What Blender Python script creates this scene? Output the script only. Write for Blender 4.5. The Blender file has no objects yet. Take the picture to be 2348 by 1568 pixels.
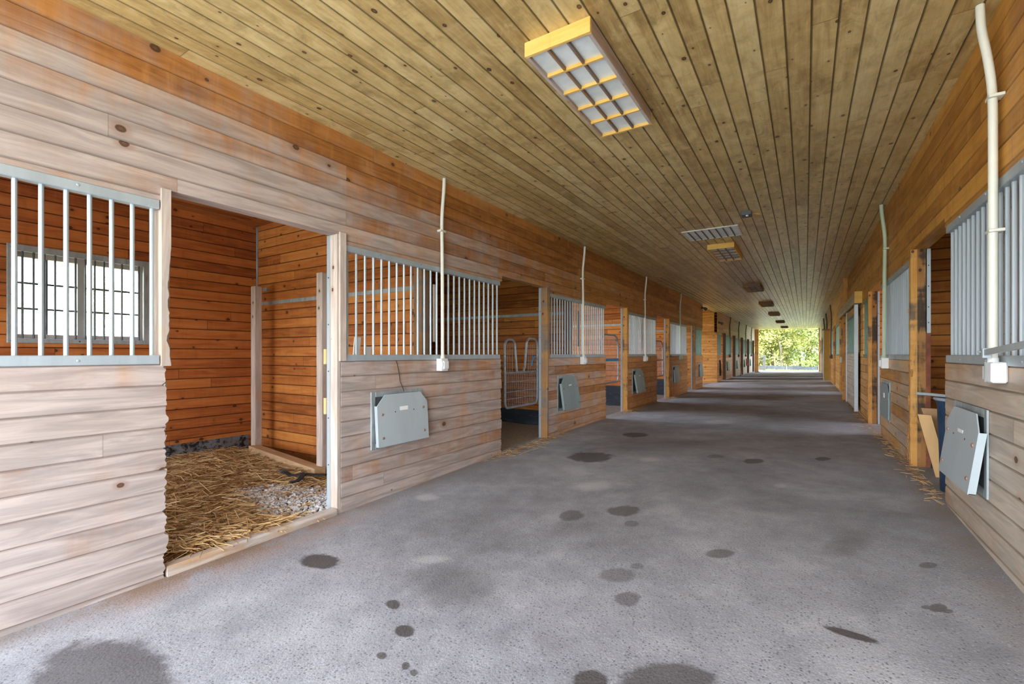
import bpy, math, random
from mathutils import Vector, Matrix, noise as mnoise
random.seed(7)
COL = bpy.context.scene.collection
R = math.radians
P = 3.735                     # stall pitch along the aisle
XL, XR = -3.34, 0.88          # aisle faces of the two stall fronts
ZC = 3.18                     # ceiling
ZB, ZT = 1.235, 2.24          # grille bottom and top
ZH = 2.315                    # door head
YA, YE = -1.6, 40.7           # the two open ends of the barn
BW = 0.13                     # board face width

# ------------------------------------------------------------------ materials
def new_mat(name):
    m = bpy.data.materials.new(name); m.use_nodes = True
    nt = m.node_tree; nt.nodes.clear()
    out = nt.nodes.new('ShaderNodeOutputMaterial')
    return m, nt, out

class G:
    """tiny node-graph helper"""
    def __init__(s, nt): s.nt = nt
    def n(s, t, **kw):
        d = s.nt.nodes.new(t)
        for k, v in kw.items(): setattr(d, k, v)
        return d
    def link(s, a, b): s.nt.links.new(a, b)
    def put(s, sock, v):
        if isinstance(v, bpy.types.NodeSocket): s.link(v, sock)
        else: sock.default_value = v
    def m(s, op, a, b=0.0, c=0.0, clamp=False):
        d = s.n('ShaderNodeMath', operation=op, use_clamp=clamp)
        s.put(d.inputs[0], a); s.put(d.inputs[1], b); s.put(d.inputs[2], c)
        return d.outputs[0]
    def comb(s, x, y, z):
        d = s.n('ShaderNodeCombineXYZ')
        s.put(d.inputs[0], x); s.put(d.inputs[1], y); s.put(d.inputs[2], z)
        return d.outputs[0]
    def noise(s, vec, scale, detail=4, rough=.55, dist=0.0, out=0):
        d = s.n('ShaderNodeTexNoise')
        s.put(d.inputs['Vector'], vec); d.inputs['Scale'].default_value = scale
        d.inputs['Detail'].default_value = detail; d.inputs['Roughness'].default_value = rough
        d.inputs['Distortion'].default_value = dist
        return d.outputs[out]
    def ss(s, x, a, b, lo=0.0, hi=1.0):
        d = s.n('ShaderNodeMapRange', interpolation_type='SMOOTHSTEP')
        s.put(d.inputs['Value'], x); s.put(d.inputs['From Min'], a); s.put(d.inputs['From Max'], b)
        s.put(d.inputs['To Min'], lo); s.put(d.inputs['To Max'], hi)
        return d.outputs[0]
    def mix(s, f, a, b, mode='MIX'):
        d = s.n('ShaderNodeMix', data_type='RGBA', blend_type=mode)
        s.put(d.inputs[0], f)
        for i, v in ((6, a), (7, b)):
            if isinstance(v, (tuple, list)): v = (v[0], v[1], v[2], 1)
            s.put(d.inputs[i], v)
        return d.outputs[2]
    def ramp(s, x, stops):
        d = s.n('ShaderNodeValToRGB')
        e = d.color_ramp.elements
        while len(e) < len(stops): e.new(.5)
        for k, (p, c) in enumerate(stops): e[k].position = p; e[k].color = (c[0], c[1], c[2], 1)
        s.put(d.inputs[0], x); return d.outputs[0]
    def bump(s, h, strength=.3, dist=.01):
        d = s.n('ShaderNodeBump'); d.inputs['Strength'].default_value = strength
        d.inputs['Distance'].default_value = dist; s.put(d.inputs['Height'], h); return d.outputs[0]
    def bsdf(s, out, col, rough=.7, metal=0.0, normal=None, spec=.5, **kw):
        d = s.n('ShaderNodeBsdfPrincipled')
        if isinstance(col, (tuple, list)): col = (col[0], col[1], col[2], 1)
        s.put(d.inputs['Base Color'], col); s.put(d.inputs['Roughness'], rough)
        s.put(d.inputs['Metallic'], metal); d.inputs['Specular IOR Level'].default_value = spec
        if normal is not None: s.link(normal, d.inputs['Normal'])
        for k, v in kw.items(): s.put(d.inputs[k.replace('_', ' ')], v)
        s.link(d.outputs[0], out.inputs[0]); return d

def lin(r, g, b):
    f = lambda c: (c/255/12.92) if c/255 <= .04045 else ((c/255+.055)/1.055)**2.4
    return (f(r), f(g), f(b))

def wood(name, al, ac, dark, mid, light, board=BW, phase=ZB, grey=None, gsel=None, knots=.6, joints=2.6,
         rough=.72, mould=None, edge=.5, saw=.35, kscale=4.0, kcol=(.045, .017, .008), spec=.3):
    """boards running along axis `al`, laid across axis `ac`; grey = weathered or daylight-paled colour where gsel(...) says so"""
    m, nt, out = new_mat(name); g = G(nt)
    tc = g.n('ShaderNodeTexCoord'); sep = g.n('ShaderNodeSeparateXYZ'); g.link(tc.outputs['Object'], sep.inputs[0])
    A, C, o3 = sep.outputs[al], sep.outputs[ac], sep.outputs['XYZ'.index(({'X','Y','Z'}-{al, ac}).pop())]
    cb = g.m('DIVIDE', g.m('SUBTRACT', C, phase), board)
    b = g.m('FLOOR', cb)
    w1 = g.n('ShaderNodeTexWhiteNoise', noise_dimensions='1D'); g.link(b, w1.inputs['W'])
    sg = g.m('DIVIDE', g.m('ADD', A, g.m('MULTIPLY', w1.outputs[0], 9.0)), joints)
    si = g.m('FLOOR', sg)
    w2 = g.n('ShaderNodeTexWhiteNoise', noise_dimensions='2D'); g.link(g.comb(b, si, 0), w2.inputs['Vector'])
    rid = w2.outputs[0]
    off = g.m('MULTIPLY', rid, 43.0)
    v = g.comb(g.m('ADD', A, off), g.m('MULTIPLY', C, 9.0), g.m('MULTIPLY', o3, 9.0))
    n1 = g.noise(v, 1.7, 5, .6, .8)
    v2 = g.comb(g.m('ADD', g.m('MULTIPLY', A, 2.0), off), g.m('MULTIPLY', C, 90.0), g.m('MULTIPLY', o3, 90.0))
    n2 = g.noise(v2, 1.0, 3, .6)
    t = g.m('ADD', g.m('ADD', g.m('MULTIPLY', n1, .75), g.m('MULTIPLY', n2, .28)), g.m('MULTIPLY', g.m('SUBTRACT', rid, .5), .34))
    col = g.ramp(t, [(.25, dark), (.52, mid), (.78, light)])
    # saw marks and broad patchiness across the board
    v3 = g.comb(g.m('MULTIPLY', A, 3.0), g.m('MULTIPLY', C, 1.4), off)
    n3 = g.m('ADD', g.m('MULTIPLY', g.noise(v3, 1.0, 4, .6), .7), g.m('MULTIPLY', g.noise(g.comb(g.m('ADD', g.m('MULTIPLY', A, 9.0), off), C, 0.0), 1.0, 4, .7), .3))
    vs_ = g.comb(g.m('ADD', g.m('MULTIPLY', A, 7.0), off), g.m('MULTIPLY', C, .9), g.m('MULTIPLY', o3, .9))
    n4 = g.noise(vs_, 1.0, 5, .7, .3)
    col = g.mix(g.ss(n4, .50, .78, 0, saw), col, light); col = g.mix(g.ss(n4, .5, .25, 0, saw), col, dark)
    if grey is not None:
        sel = gsel(g, sep, n3, n1, n2, rid)
        gc = g.mix(g.ss(n1, .3, .75), tuple(c*.72 for c in grey), tuple(min(1, c*1.22) for c in grey))
        gc = g.mix(g.m('MULTIPLY', g.ss(n2, .5, .8), .25), gc, tuple(c*.6 for c in grey))
        col = g.mix(sel, col, gc)
    if mould is not None:
        mn = g.noise(tc.outputs['Object'], mould[1], 6, .65, .5)
        mp = g.noise(g.comb(g.m('MULTIPLY', sep.outputs['X'], 5.0), g.m('MULTIPLY', sep.outputs['Y'], 3.0), off), 1.6, 6, .7, .6)
        mm = g.m('MULTIPLY', g.ss(mn, mould[2]-.14, mould[3], .25, 1), g.ss(mp, .42, .68, 0, mould[4]))
        col = g.mix(mm, col, mould[0])
        col = g.mix(g.ss(mp, .46, .28, 0, .45), col, tuple(min(1, c*1.1+.03) for c in light))
    # knots
    if knots > 0:
        kv = g.comb(g.m('ADD', g.m('MULTIPLY', A, .75), off), C, g.m('MULTIPLY', o3, .6))
        vo = g.n('ShaderNodeTexVoronoi', voronoi_dimensions='2D', feature='F1'); vo.inputs['Scale'].default_value = kscale
        g.link(kv, vo.inputs['Vector'])
        vs = g.n('ShaderNodeSeparateColor'); g.link(vo.outputs['Color'], vs.inputs[0])
        rad = g.m('MULTIPLY', g.m('SUBTRACT', vs.outputs[0], 1-knots), .11/max(knots, .05))
        d = g.m('ADD', vo.outputs['Distance'], g.m('MULTIPLY', g.m('SUBTRACT', n2, .5), .03))
        k = g.ss(d, g.m('MULTIPLY', rad, .75), rad, 1, 0)
        k = g.m('MULTIPLY', k, g.m('GREATER_THAN', rad, .018))
        halo = g.m('MULTIPLY', g.ss(d, rad, g.m('MULTIPLY', rad, 2.6), .35, 0), g.m('GREATER_THAN', rad, .018))
        col = g.mix(halo, col, dark)
        core = g.ss(d, 0.0, g.m('MULTIPLY', rad, .55), .45, 0)
        kc = g.mix(core, kcol, tuple(c*.5 for c in mid))
        col = g.mix(g.m('MULTIPLY', k, .92), col, kc)
    fr = g.m('FRACT', cb)
    e = g.m('MINIMUM', fr, g.m('SUBTRACT', 1.0, fr))
    col = g.mix(g.ss(e, .02, .075, edge, 0), col, tuple(c*.22 for c in dark))
    fj = g.m('FRACT', sg)
    ej = g.m('MULTIPLY', g.m('MINIMUM', fj, g.m('SUBTRACT', 1.0, fj)), joints)
    col = g.mix(g.ss(ej, .0015, .0035, edge, 0), col, tuple(c*.3 for c in dark))
    nrm = g.bump(g.m('ADD', g.m('MULTIPLY', n2, .6), g.m('MULTIPLY', n1, .6)), .35, .006)
    g.bsdf(out, col, g.m('ADD', g.m('MULTIPLY', g.m('SUBTRACT', n3, .5), .35), rough), 0, nrm, spec)
    return m

def plain(name, col, rough=.6, metal=0.0, var=.15, scale=6.0, bump=.0, spec=.5, col2=None, thr=(.45, .7), stretch=(1, 1, 1)):
    m, nt, out = new_mat(name); g = G(nt)
    tc = g.n('ShaderNodeTexCoord'); mp = g.n('ShaderNodeMapping'); mp.inputs['Scale'].default_value = stretch
    g.link(tc.outputs['Object'], mp.inputs[0])
    n = g.noise(mp.outputs[0], scale, 5, .6)
    c = g.mix(g.ss(n, .3, .75), tuple(x*(1-var) for x in col), tuple(min(1, x*(1+var)) for x in col))
    if col2 is not None:
        nn = g.noise(mp.outputs[0], scale*2.3, 6, .7, .5)
        c = g.mix(g.ss(nn, thr[0], thr[1]), c, col2)
    nr = g.bump(n, bump, .004) if bump else None
    g.bsdf(out, c, rough, metal, nr, spec)
    return m

def wall_grey(y_far, wmax, low=False):
    """sun- and horse-worn bleaching: strongest by the near open end and below the rails; far-end paleness is painted daylight"""
    def f(g, sep, n3, n1, n2, rid):
        y, z = sep.outputs['Y'], sep.outputs['Z']
        a = g.ss(y, -1.0, y_far, wmax+.08, -.02)
        a = g.m('ADD', a, g.ss(y, 20, 34, 0, .75))  # daylight at the far end painted in as paler boards
        lo = g.ss(z, 1.0, 1.45, .12, 0.0)
        if low:
            lo = g.m('ADD', lo, g.m('MULTIPLY', g.ss(z, 1.15, 1.5, 0.0, -.95), g.ss(y, 12, 30, 1, 0)))
        hi = g.m('MULTIPLY', g.ss(z, 2.6, 3.14, 0.0, -.42), g.ss(y, 20, 34, 1, 0))
        t = g.m('ADD', g.m('ADD', a, lo), hi)
        t = g.m('ADD', t, g.m('MULTIPLY', g.m('SUBTRACT', n3, .5), 1.3))
        t = g.m('ADD', t, g.m('MULTIPLY', g.m('SUBTRACT', rid, .5), .3))
        return g.ss(t, .1, .75, 0, .93)
    return f

M = {}
M['wall_l'] = wood('wall_boards_left', 'Y', 'Z', (.24, .085, .021), (.48, .20, .054), (.63, .305, .098),
                   grey=(.43, .375, .355), gsel=wall_grey(13, .62), knots=.3, edge=.3, joints=3.6, saw=.55, rough=.5, spec=.4, kcol=(.07,.035,.02))
M['wall_r'] = wood('wall_boards_right', 'Y', 'Z', (.30, .115, .018), (.56, .26, .045), (.70, .37, .085),
                   grey=(.49, .44, .38), gsel=wall_grey(11, .85, True), knots=.3, edge=.5, joints=3.6, saw=.6, rough=.48, spec=.45, kcol=(.07,.035,.02))
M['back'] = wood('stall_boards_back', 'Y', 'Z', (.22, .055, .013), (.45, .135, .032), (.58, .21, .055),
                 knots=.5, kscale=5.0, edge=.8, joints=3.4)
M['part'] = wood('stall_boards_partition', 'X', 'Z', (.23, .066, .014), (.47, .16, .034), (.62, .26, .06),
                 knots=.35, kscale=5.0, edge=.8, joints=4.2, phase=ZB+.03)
M['ceil'] = wood('ceiling_boards', 'Y', 'X', (.34, .215, .075), (.60, .435, .175), (.72, .58, .29), phase=.03,
                 knots=.6, kscale=6.0, joints=4.2, edge=.72, mould=((.21, .125, .036), 2.2, .47, .68, .72), rough=.33, spec=.5, kcol=(.06, .018, .008))
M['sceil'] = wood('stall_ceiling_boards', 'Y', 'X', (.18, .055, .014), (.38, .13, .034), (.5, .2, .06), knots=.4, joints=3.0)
M['sid'] = wood('cross_aisle_boards', 'X', 'Z', (.25, .10, .025), (.48, .22, .058), (.60, .31, .095), knots=.45, kscale=5.0, joints=3.0)
WEATH = (.40, .33, .27)
def post_grey(lo, hi):
    def f(g, sep, n3, n1, n2, rid):
        return g.ss(g.m('ADD', n3, g.m('MULTIPLY', g.m('SUBTRACT', n1, .5), .6)), lo, hi, 0, .95)
    return f
M['post_pale'] = wood('pale_post', 'Z', 'X', (.28, .15, .07), (.46, .30, .18), (.58, .42, .28), board=50, phase=-20.3,
                      joints=60, grey=(.55, .47, .42), gsel=post_grey(.2, .45), knots=.3, kscale=7, edge=0)
M['post_brown'] = wood('brown_post', 'Z', 'X', (.17, .075, .024), (.33, .165, .06), (.44, .24, .095), board=50, phase=-20.3,
                       joints=60, grey=(.20, .165, .14), gsel=post_grey(.42, .6), knots=.3, kscale=7, edge=0)
M['post_dark'] = wood('scarred_post', 'Z', 'X', (.16, .065, .018), (.33, .155, .045), (.46, .24, .08), board=50, phase=-20.3,
                      joints=60, grey=(.045, .036, .030), gsel=post_grey(.40, .55), knots=.3, kscale=7, edge=0)
M['post_far'] = plain('shade_toned_post', (.085, .055, .03), .8, 0, .3, 5, stretch=(1, 1, .2))  # shade on the far jambs painted into the wood colour
M['post_orange'] = wood('orange_post', 'Z', 'X', (.34, .14, .03), (.56, .27, .065), (.68, .38, .12), board=50, phase=-20.3,
                        joints=60, grey=(.12, .09, .07), gsel=post_grey(.5, .68), knots=.3, kscale=7, edge=0)
M['plank_y'] = wood('plank_along', 'Y', 'Z', (.24, .12, .05), (.42, .27, .16), (.54, .39, .26), board=50, phase=-20.3,
                    joints=60, grey=(.48, .42, .38), gsel=post_grey(.35, .6), knots=.3, kscale=7, edge=0)
M['plank_x'] = wood('plank_across', 'X', 'Z', (.26, .13, .055), (.44, .27, .14), (.55, .38, .22), board=50, phase=-20.3,
                    joints=60, knots=.3, kscale=7, edge=0)
M['lightbox'] = wood('light_box_pine', 'X', 'Z', (.55, .28, .05), (.74, .43, .10), (.82, .55, .17), board=50, phase=-20.3,
                     joints=60, knots=.15, kscale=7, edge=0)
M['fresh'] = plain('fresh_pine', (.66, .42, .19), .7, var=.12, scale=9, stretch=(1, 1, .15))
M['galv'] = plain('galvanized_steel', (.42, .485, .53), .45, .35, .08, 6, spec=.5, col2=(.35, .41, .46), thr=(.5, .8), stretch=(1, 1, .12))
M['galv_dull'] = plain('dull_galvanized', (.38, .43, .45), .55, .4, .2, 10, col2=(.24, .26, .27), thr=(.5, .75), stretch=(1, 1, .3))
M['bar_dark'] = plain('dark_steel_bar', (.10, .11, .125), .5, .5, .15, 10)
M['gate'] = plain('old_gate_tube', (.30, .33, .36), .5, .55, .2, 12, col2=(.16, .13, .11), thr=(.52, .72))
M['feed'] = plain('grey_painted_sheet', (.46, .53, .57), .45, .15, .06, 3, col2=(.36, .42, .46), thr=(.55, .85), stretch=(1, 1, .25))
M['feed_old'] = plain('aged_grey_green_sheet', (.25, .325, .33), .5, .15, .08, 3, col2=(.20, .255, .26), thr=(.5, .8), stretch=(1, 1, .25))
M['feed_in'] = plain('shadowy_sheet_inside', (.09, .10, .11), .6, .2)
M['white'] = plain('white_plastic', (.78, .80, .82), .4, 0, .04, 5)
M['label'] = plain('blank_white_label', (.86, .87, .88), .5, 0, .02)
M['conduit'] = plain('cream_conduit', (.70, .70, .62), .4, 0, .05, 5)
M['conduit_g'] = plain('grey_green_conduit', (.46, .54, .40), .45, 0, .08, 5)
M['conduit_d'] = plain('dark_conduit', (.10, .085, .06), .6, 0, .1, 5)  # backlit darkness of the far conduits put into the colour
M['rust'] = plain('rusty_steel', (.26, .085, .05), .8, .2, .3, 12)
M['bolt'] = plain('rusty_bolt', (.36, .20, .15), .6, .4, .2, 30)
M['black'] = plain('black_webbing', (.012, .012, .014), .8, 0, .2, 30)
M['navy'] = plain('navy_plastic', (.012, .040, .095), .45, 0, .25, 8, col2=(.10, .13, .18), thr=(.62, .8))
M['mat'] = plain('dark_rubber', (.018, .026, .040), .75, 0, .3, 5, col2=(.06, .075, .09), thr=(.5, .75), stretch=(.3, 1, 1))
M['kick'] = plain('worn_kick_plate', (.20, .215, .235), .55, .2, .2, 5, col2=(.012, .009, .008), thr=(.46, .58))
M['blue'] = plain('blue_nylon', (.03, .20, .42), .6, 0, .15, 10)
M['red'] = plain('red_plastic', (.5, .09, .05), .5, 0, .1)
M['teal'] = plain('green_tinted_steel', (.16, .26, .22), .5, .4, .15, 8)
M['straw'] = None
M['rub'] = plain('black_rubber_cable', (.02, .02, .022), .6)
M['card'] = plain('brown_cardboard', (.42, .25, .13), .8, 0, .08, 4)
M['greyrail'] = plain('weathered_fence', (.05, .049, .047), .8, 0, .12, 4)
M['sash'] = plain('weathered_white_sash', (.46, .46, .44), .7, 0, .1, 5)
M['silt'] = plain('black_silt_fabric', (.035, .045, .055), .85, 0, .2, 3)
M['bark'] = plain('grey_bark', (.20, .16, .12), .9, 0, .3, 5, bump=.5, stretch=(1, 1, .3))
M['yellowdoor'] = plain('yellow_brown_door', (.42, .26, .04), .6, 0, .08, 3)
M['chew'] = plain('chewed_raw_wood', (.55, .28, .09), .85, 0, .3, 18, bump=.8, col2=(.30, .17, .08), thr=(.5, .7))
M['chew_grey'] = plain('chewed_grey_wood', (.46, .40, .35), .9, 0, .35, 22, bump=.8, col2=(.22, .17, .13), thr=(.5, .68))

def mk_glass():
    m, nt, out = new_mat('window_glass'); g = G(nt)
    tr = g.n('ShaderNodeBsdfTransparent'); gl = g.n('ShaderNodeBsdfGlossy'); gl.inputs['Roughness'].default_value = .05
    df = g.n('ShaderNodeBsdfTranslucent'); df.inputs['Color'].default_value = (.85, .92, .92, 1)
    tr.inputs['Color'].default_value = (.95, .98, .97, 1)
    fr = g.n('ShaderNodeFresnel'); fr.inputs[0].default_value = 1.45
    mx = g.n('ShaderNodeMixShader'); g.link(fr.outputs[0], mx.inputs[0]); g.link(tr.outputs[0], mx.inputs[1]); g.link(gl.outputs[0], mx.inputs[2])
    m2 = g.n('ShaderNodeMixShader'); m2.inputs[0].default_value = .30
    g.link(mx.outputs[0], m2.inputs[1]); g.link(df.outputs[0], m2.inputs[2])
    g.link(m2.outputs[0], out.inputs[0]); return m
M['glass'] = mk_glass()

def mk_diffuser():
    m, nt, out = new_mat('milky_diffuser'); g = G(nt)
    tc = g.n('ShaderNodeTexCoord')
    n = g.noise(tc.outputs['Object'], 7, 5, .6)
    c = g.mix(g.ss(n, .35, .75), (.80, .86, .84), (.66, .73, .70))
    g.bsdf(out, c, .35, 0, None, .5); return m
M['diffuser'] = mk_diffuser()

def mk_leaf(name, c1, c2, tr):
    m, nt, out = new_mat(name); g = G(nt)
    oi = g.n('ShaderNodeTexCoord')
    n = g.noise(oi.outputs['Object'], 1.3, 3, .6)
    c = g.mix(g.ss(n, .35, .65), c1, c2)
    d = g.n('ShaderNodeBsdfDiffuse'); t = g.n('ShaderNodeBsdfTranslucent'); g.link(c, d.inputs[0]); g.link(c, t.inputs[0])
    mx = g.n('ShaderNodeMixShader'); mx.inputs[0].default_value = tr
    g.link(d.outputs[0], mx.inputs[1]); g.link(t.outputs[0], mx.inputs[2]); g.link(mx.outputs[0], out.inputs[0])
    return m
M['leaf_y'] = mk_leaf('yellow_green_leaves', (.34, .35, .11), (.50, .49, .20), .6)
M['leaf_g'] = mk_leaf('fresh_green_leaves', (.26, .34, .11), (.40, .45, .18), .6)
M['leaf_d'] = mk_leaf('blue_green_leaves', (.18, .30, .15), (.29, .39, .20), .55)

def mk_straw():
    m, nt, out = new_mat('straw'); g = G(nt)
    oi = g.n('ShaderNodeAttribute', attribute_name='tone', attribute_type='GEOMETRY')
    c = g.ramp(oi.outputs['Fac'], [(0, (.17, .075, .022)), (.35, (.33, .175, .065)), (.7, (.49, .315, .135)), (1, (.68, .53, .31))])
    g.bsdf(out, c, .65, 0, None, .3); return m
M['straw'] = mk_straw()

def mk_grass():
    m, nt, out = new_mat('mown_grass'); g = G(nt)
    tc = g.n('ShaderNodeTexCoord')
    n = g.noise(tc.outputs['Object'], .5, 6, .7); n2 = g.noise(tc.outputs['Object'], 30, 3, .6)
    c = g.mix(g.ss(n, .35, .7), (.15, .18, .035), (.24, .24, .07)); c = g.mix(g.ss(n2, .4, .8, 0, .5), c, (.09, .13, .03))
    g.bsdf(out, c, .9, 0, g.bump(n2, .6, .05), .1); return m
M['grass'] = mk_grass()

STAINS = [
(-2.655,1.859, 0.115,0.056, -0.106,0.074, .9),(-1.813,1.702, 0.035,0.018, -0.037,0.035, .85),(-1.580,1.556, 0.041,0.021, -0.037,0.036, .9),
(-1.539,1.378, 0.020,0.011, -0.019,0.017, .8),(-1.396,1.378, 0.015,0.008, -0.018,0.018, .8),(-1.336,1.365, 0.016,0.008, -0.015,0.016, .7),
(-2.204,5.223, 0.251,0.093, -0.114,0.271, .8),(-2.191,6.964, 0.181,0.063, -0.065,0.207, .8),(-1.535,3.276, 0.089,0.039, -0.051,0.109, .6),
(-1.207,3.538, 0.116,0.050, -0.041,0.119, .65),(-1.068,3.302, 0.051,0.023, -0.019,0.059, .45),(-0.895,2.512, 0.097,0.047, -0.032,0.091, .45),
(-0.825,2.665, 0.036,0.017, -0.012,0.038, .4),(-0.766,2.294, 0.058,0.029, -0.022,0.067, .55),(-0.435,3.039, 0.079,0.038, -0.009,0.065, .6),
(-0.474,5.620, 0.101,0.038, -0.012,0.139, .7),(-0.876,5.739, 0.088,0.032, -0.015,0.100, .45),(0.158,5.976, 0.078,0.030, 0.003,0.104, .7),
(0.563,3.347, 0.043,0.021, 0.008,0.045, .55),(0.514,2.848, 0.036,0.018, 0.008,0.046, .7),(-0.700,1.650, 0.065,0.035, -0.025,0.059, .85),
(-0.441,1.789, 0.162,0.087, -0.026,0.105, .75),(-2.500,0.726, 0.282,0.153, -0.336,0.098, .75),
(0.163,2.437, 0.093,-0.016, 0.004,0.030, .9),(0.47,2.83,.02,.01,.0,.02,.6),(.545,2.83,.02,.012,0,.02,.6)]
SOFT = [(-1.662,2.008, 0.26,0.13, -0.19,0.22, .55),(0.22,3.50, 0.14,0.10, 0.05,0.25, .42),(-1.9,6.2,.9,.2,-.2,.8,.35),(-.4,8.5,1.1,.2,0,1.6,.3)]
PALE = [(-1.508,5.326, 0.12,0.047, -0.033,0.13, .6),(-1.693,4.096, 0.17,0.07, -0.057,0.16, .45),(-0.184,4.696, 0.065,0.023, -0.003,0.082, .45),
        (-2.948,3.185, 0.12,0.05, -0.08,0.09, .5),(-2.0,2.2,.10,.06,-.05,.05,.4),(-1.3,8.9,.3,.1,0,.35,.35)]
def mk_floor():
    m, nt, out = new_mat('worn_asphalt'); g = G(nt)
    tc = g.n('ShaderNodeTexCoord'); sep = g.n('ShaderNodeSeparateXYZ'); g.link(tc.outputs['Object'], sep.inputs[0])
    pos = tc.outputs['Object']
    n1 = g.noise(pos, .55, 6, .65, .4); n2 = g.noise(pos, 3.2, 6, .7); n3 = g.noise(pos, 150, 2, .7)
    t = g.m('ADD', g.m('MULTIPLY', n1, .65), g.m('MULTIPLY', n2, .35))
    c = g.ramp(t, [(.36, (.20, .20, .225)), (.5, (.345, .35, .39)), (.62, (.50, .505, .55))])
    c = g.mix(g.ss(n3, .35, .7, .0, .42), c, (.115, .11, .115))
    vo = g.n('ShaderNodeTexVoronoi', feature='F1'); vo.inputs['Scale'].default_value = 75; g.link(pos, vo.inputs['Vector'])
    vs = g.n('ShaderNodeSeparateColor'); g.link(vo.outputs['Color'], vs.inputs[0])
    agg = g.m('MULTIPLY', g.ss(vo.outputs['Distance'], .25, .42, 1, 0), g.m('GREATER_THAN', vs.outputs[0], .72))
    agg = g.m('MULTIPLY', agg, g.ss(sep.outputs['Y'], 2.2, 4.6, 1, .1))
    c = g.mix(g.m('MULTIPLY', agg, .7), c, (.085, .082, .085))
    agp = g.m('MULTIPLY', g.ss(vo.outputs['Distance'], .2, .36, 1, 0), g.m('LESS_THAN', vs.outputs[1], .14))
    c = g.mix(g.m('MULTIPLY', agp, .5), c, (.55, .55, .57))
    wob = g.m('MULTIPLY', g.m('SUBTRACT', g.noise(pos, 9, 4, .65), .5), .9)
    def field(lst, a, b):
        best = None
        for (x, y, ex, ey, fx, fy, s) in lst:
            det = ex*fy - ey*fx
            r1 = (fy/det, -fx/det); r2 = (-ey/det, ex/det)
            d = g.m('ADD', g.m('MULTIPLY', sep.outputs['X'], r1[0]), g.m('MULTIPLY_ADD', sep.outputs['Y'], r1[1], -(x*r1[0]+y*r1[1])))
            e = g.m('ADD', g.m('MULTIPLY', sep.outputs['X'], r2[0]), g.m('MULTIPLY_ADD', sep.outputs['Y'], r2[1], -(x*r2[0]+y*r2[1])))
            q = g.m('SQRT', g.m('MULTIPLY_ADD', d, d, g.m('MULTIPLY', e, e)))
            v = g.ss(g.m('ADD', q, wob), a, b, s, 0)
            best = v if best is None else g.m('MAXIMUM', best, v)
        return best
    c = g.mix(field(SOFT, .3, 1.25), c, (.10, .095, .10))
    c = g.mix(field(PALE, .4, 1.2), c, (.58, .57, .58))
    c = g.mix(field(STAINS, .80, 1.12), c, (.060, .050, .048))
    # reddish dust along the first doorway, brown dirt along the wall feet
    x = sep.outputs['X']; y = sep.outputs['Y']
    rd = g.m('MULTIPLY', g.ss(x, -3.34, -2.85, 1, 0), g.m('MULTIPLY', g.ss(y, .6, 1.2), g.ss(y, 2.0, 3.2, 1, 0)))
    rd = g.m('MULTIPLY', rd, g.ss(n2, .36, .56))
    c = g.mix(g.m('MULTIPLY', rd, .8), c, (.30, .155, .085))
    ft = g.m('MAXIMUM', g.ss(x, XL+.02, XL+.24, 1, 0), g.ss(x, XR-.28, XR-.02, 0, 1))
    c = g.mix(g.m('MULTIPLY', ft, g.ss(n2, .35, .65, .1, .65)), c, (.20, .145, .10))
    h = g.m('ADD', g.m('MULTIPLY', n3, .6), g.m('MULTIPLY', vo.outputs['Distance'], .5))
    g.bsdf(out, c, .75, 0, g.bump(h, .4, .006), .4)
    return m
M['floor'] = mk_floor()
def mk_bedding(name, a, b, sc):
    m, nt, out = new_mat(name); g = G(nt); tc = g.n('ShaderNodeTexCoord')
    vo = g.n('ShaderNodeTexVoronoi', feature='F1'); vo.inputs['Scale'].default_value = sc; g.link(tc.outputs['Object'], vo.inputs['Vector'])
    n = g.noise(tc.outputs['Object'], sc*.4, 5, .7)
    vs = g.n('ShaderNodeSeparateColor'); g.link(vo.outputs['Color'], vs.inputs[0])
    c = g.mix(g.m('MULTIPLY_ADD', n, .5, g.m('MULTIPLY', vs.outputs[0], .5)), a, b)
    g.bsdf(out, c, .9, 0, g.bump(vo.outputs['Distance'], .9, .02), .2); return m
M['bed_straw'] = mk_bedding('matted_straw', (.09, .04, .012), (.34, .17, .05), 60)
M['bed_shav'] = mk_bedding('wood_shavings', (.20, .14, .09), (.46, .35, .25), 45)
M['bed_dark'] = mk_bedding('dark_bedding', (.10, .085, .075), (.34, .29, .25), 45)
M['stone'] = plain('pale_limestone', (.55, .53, .53), .85, 0, .3, 22)
M['apron'] = mk_bedding('pale_gravel_apron', (.40, .39, .36), (.56, .55, .52), 20)

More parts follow.
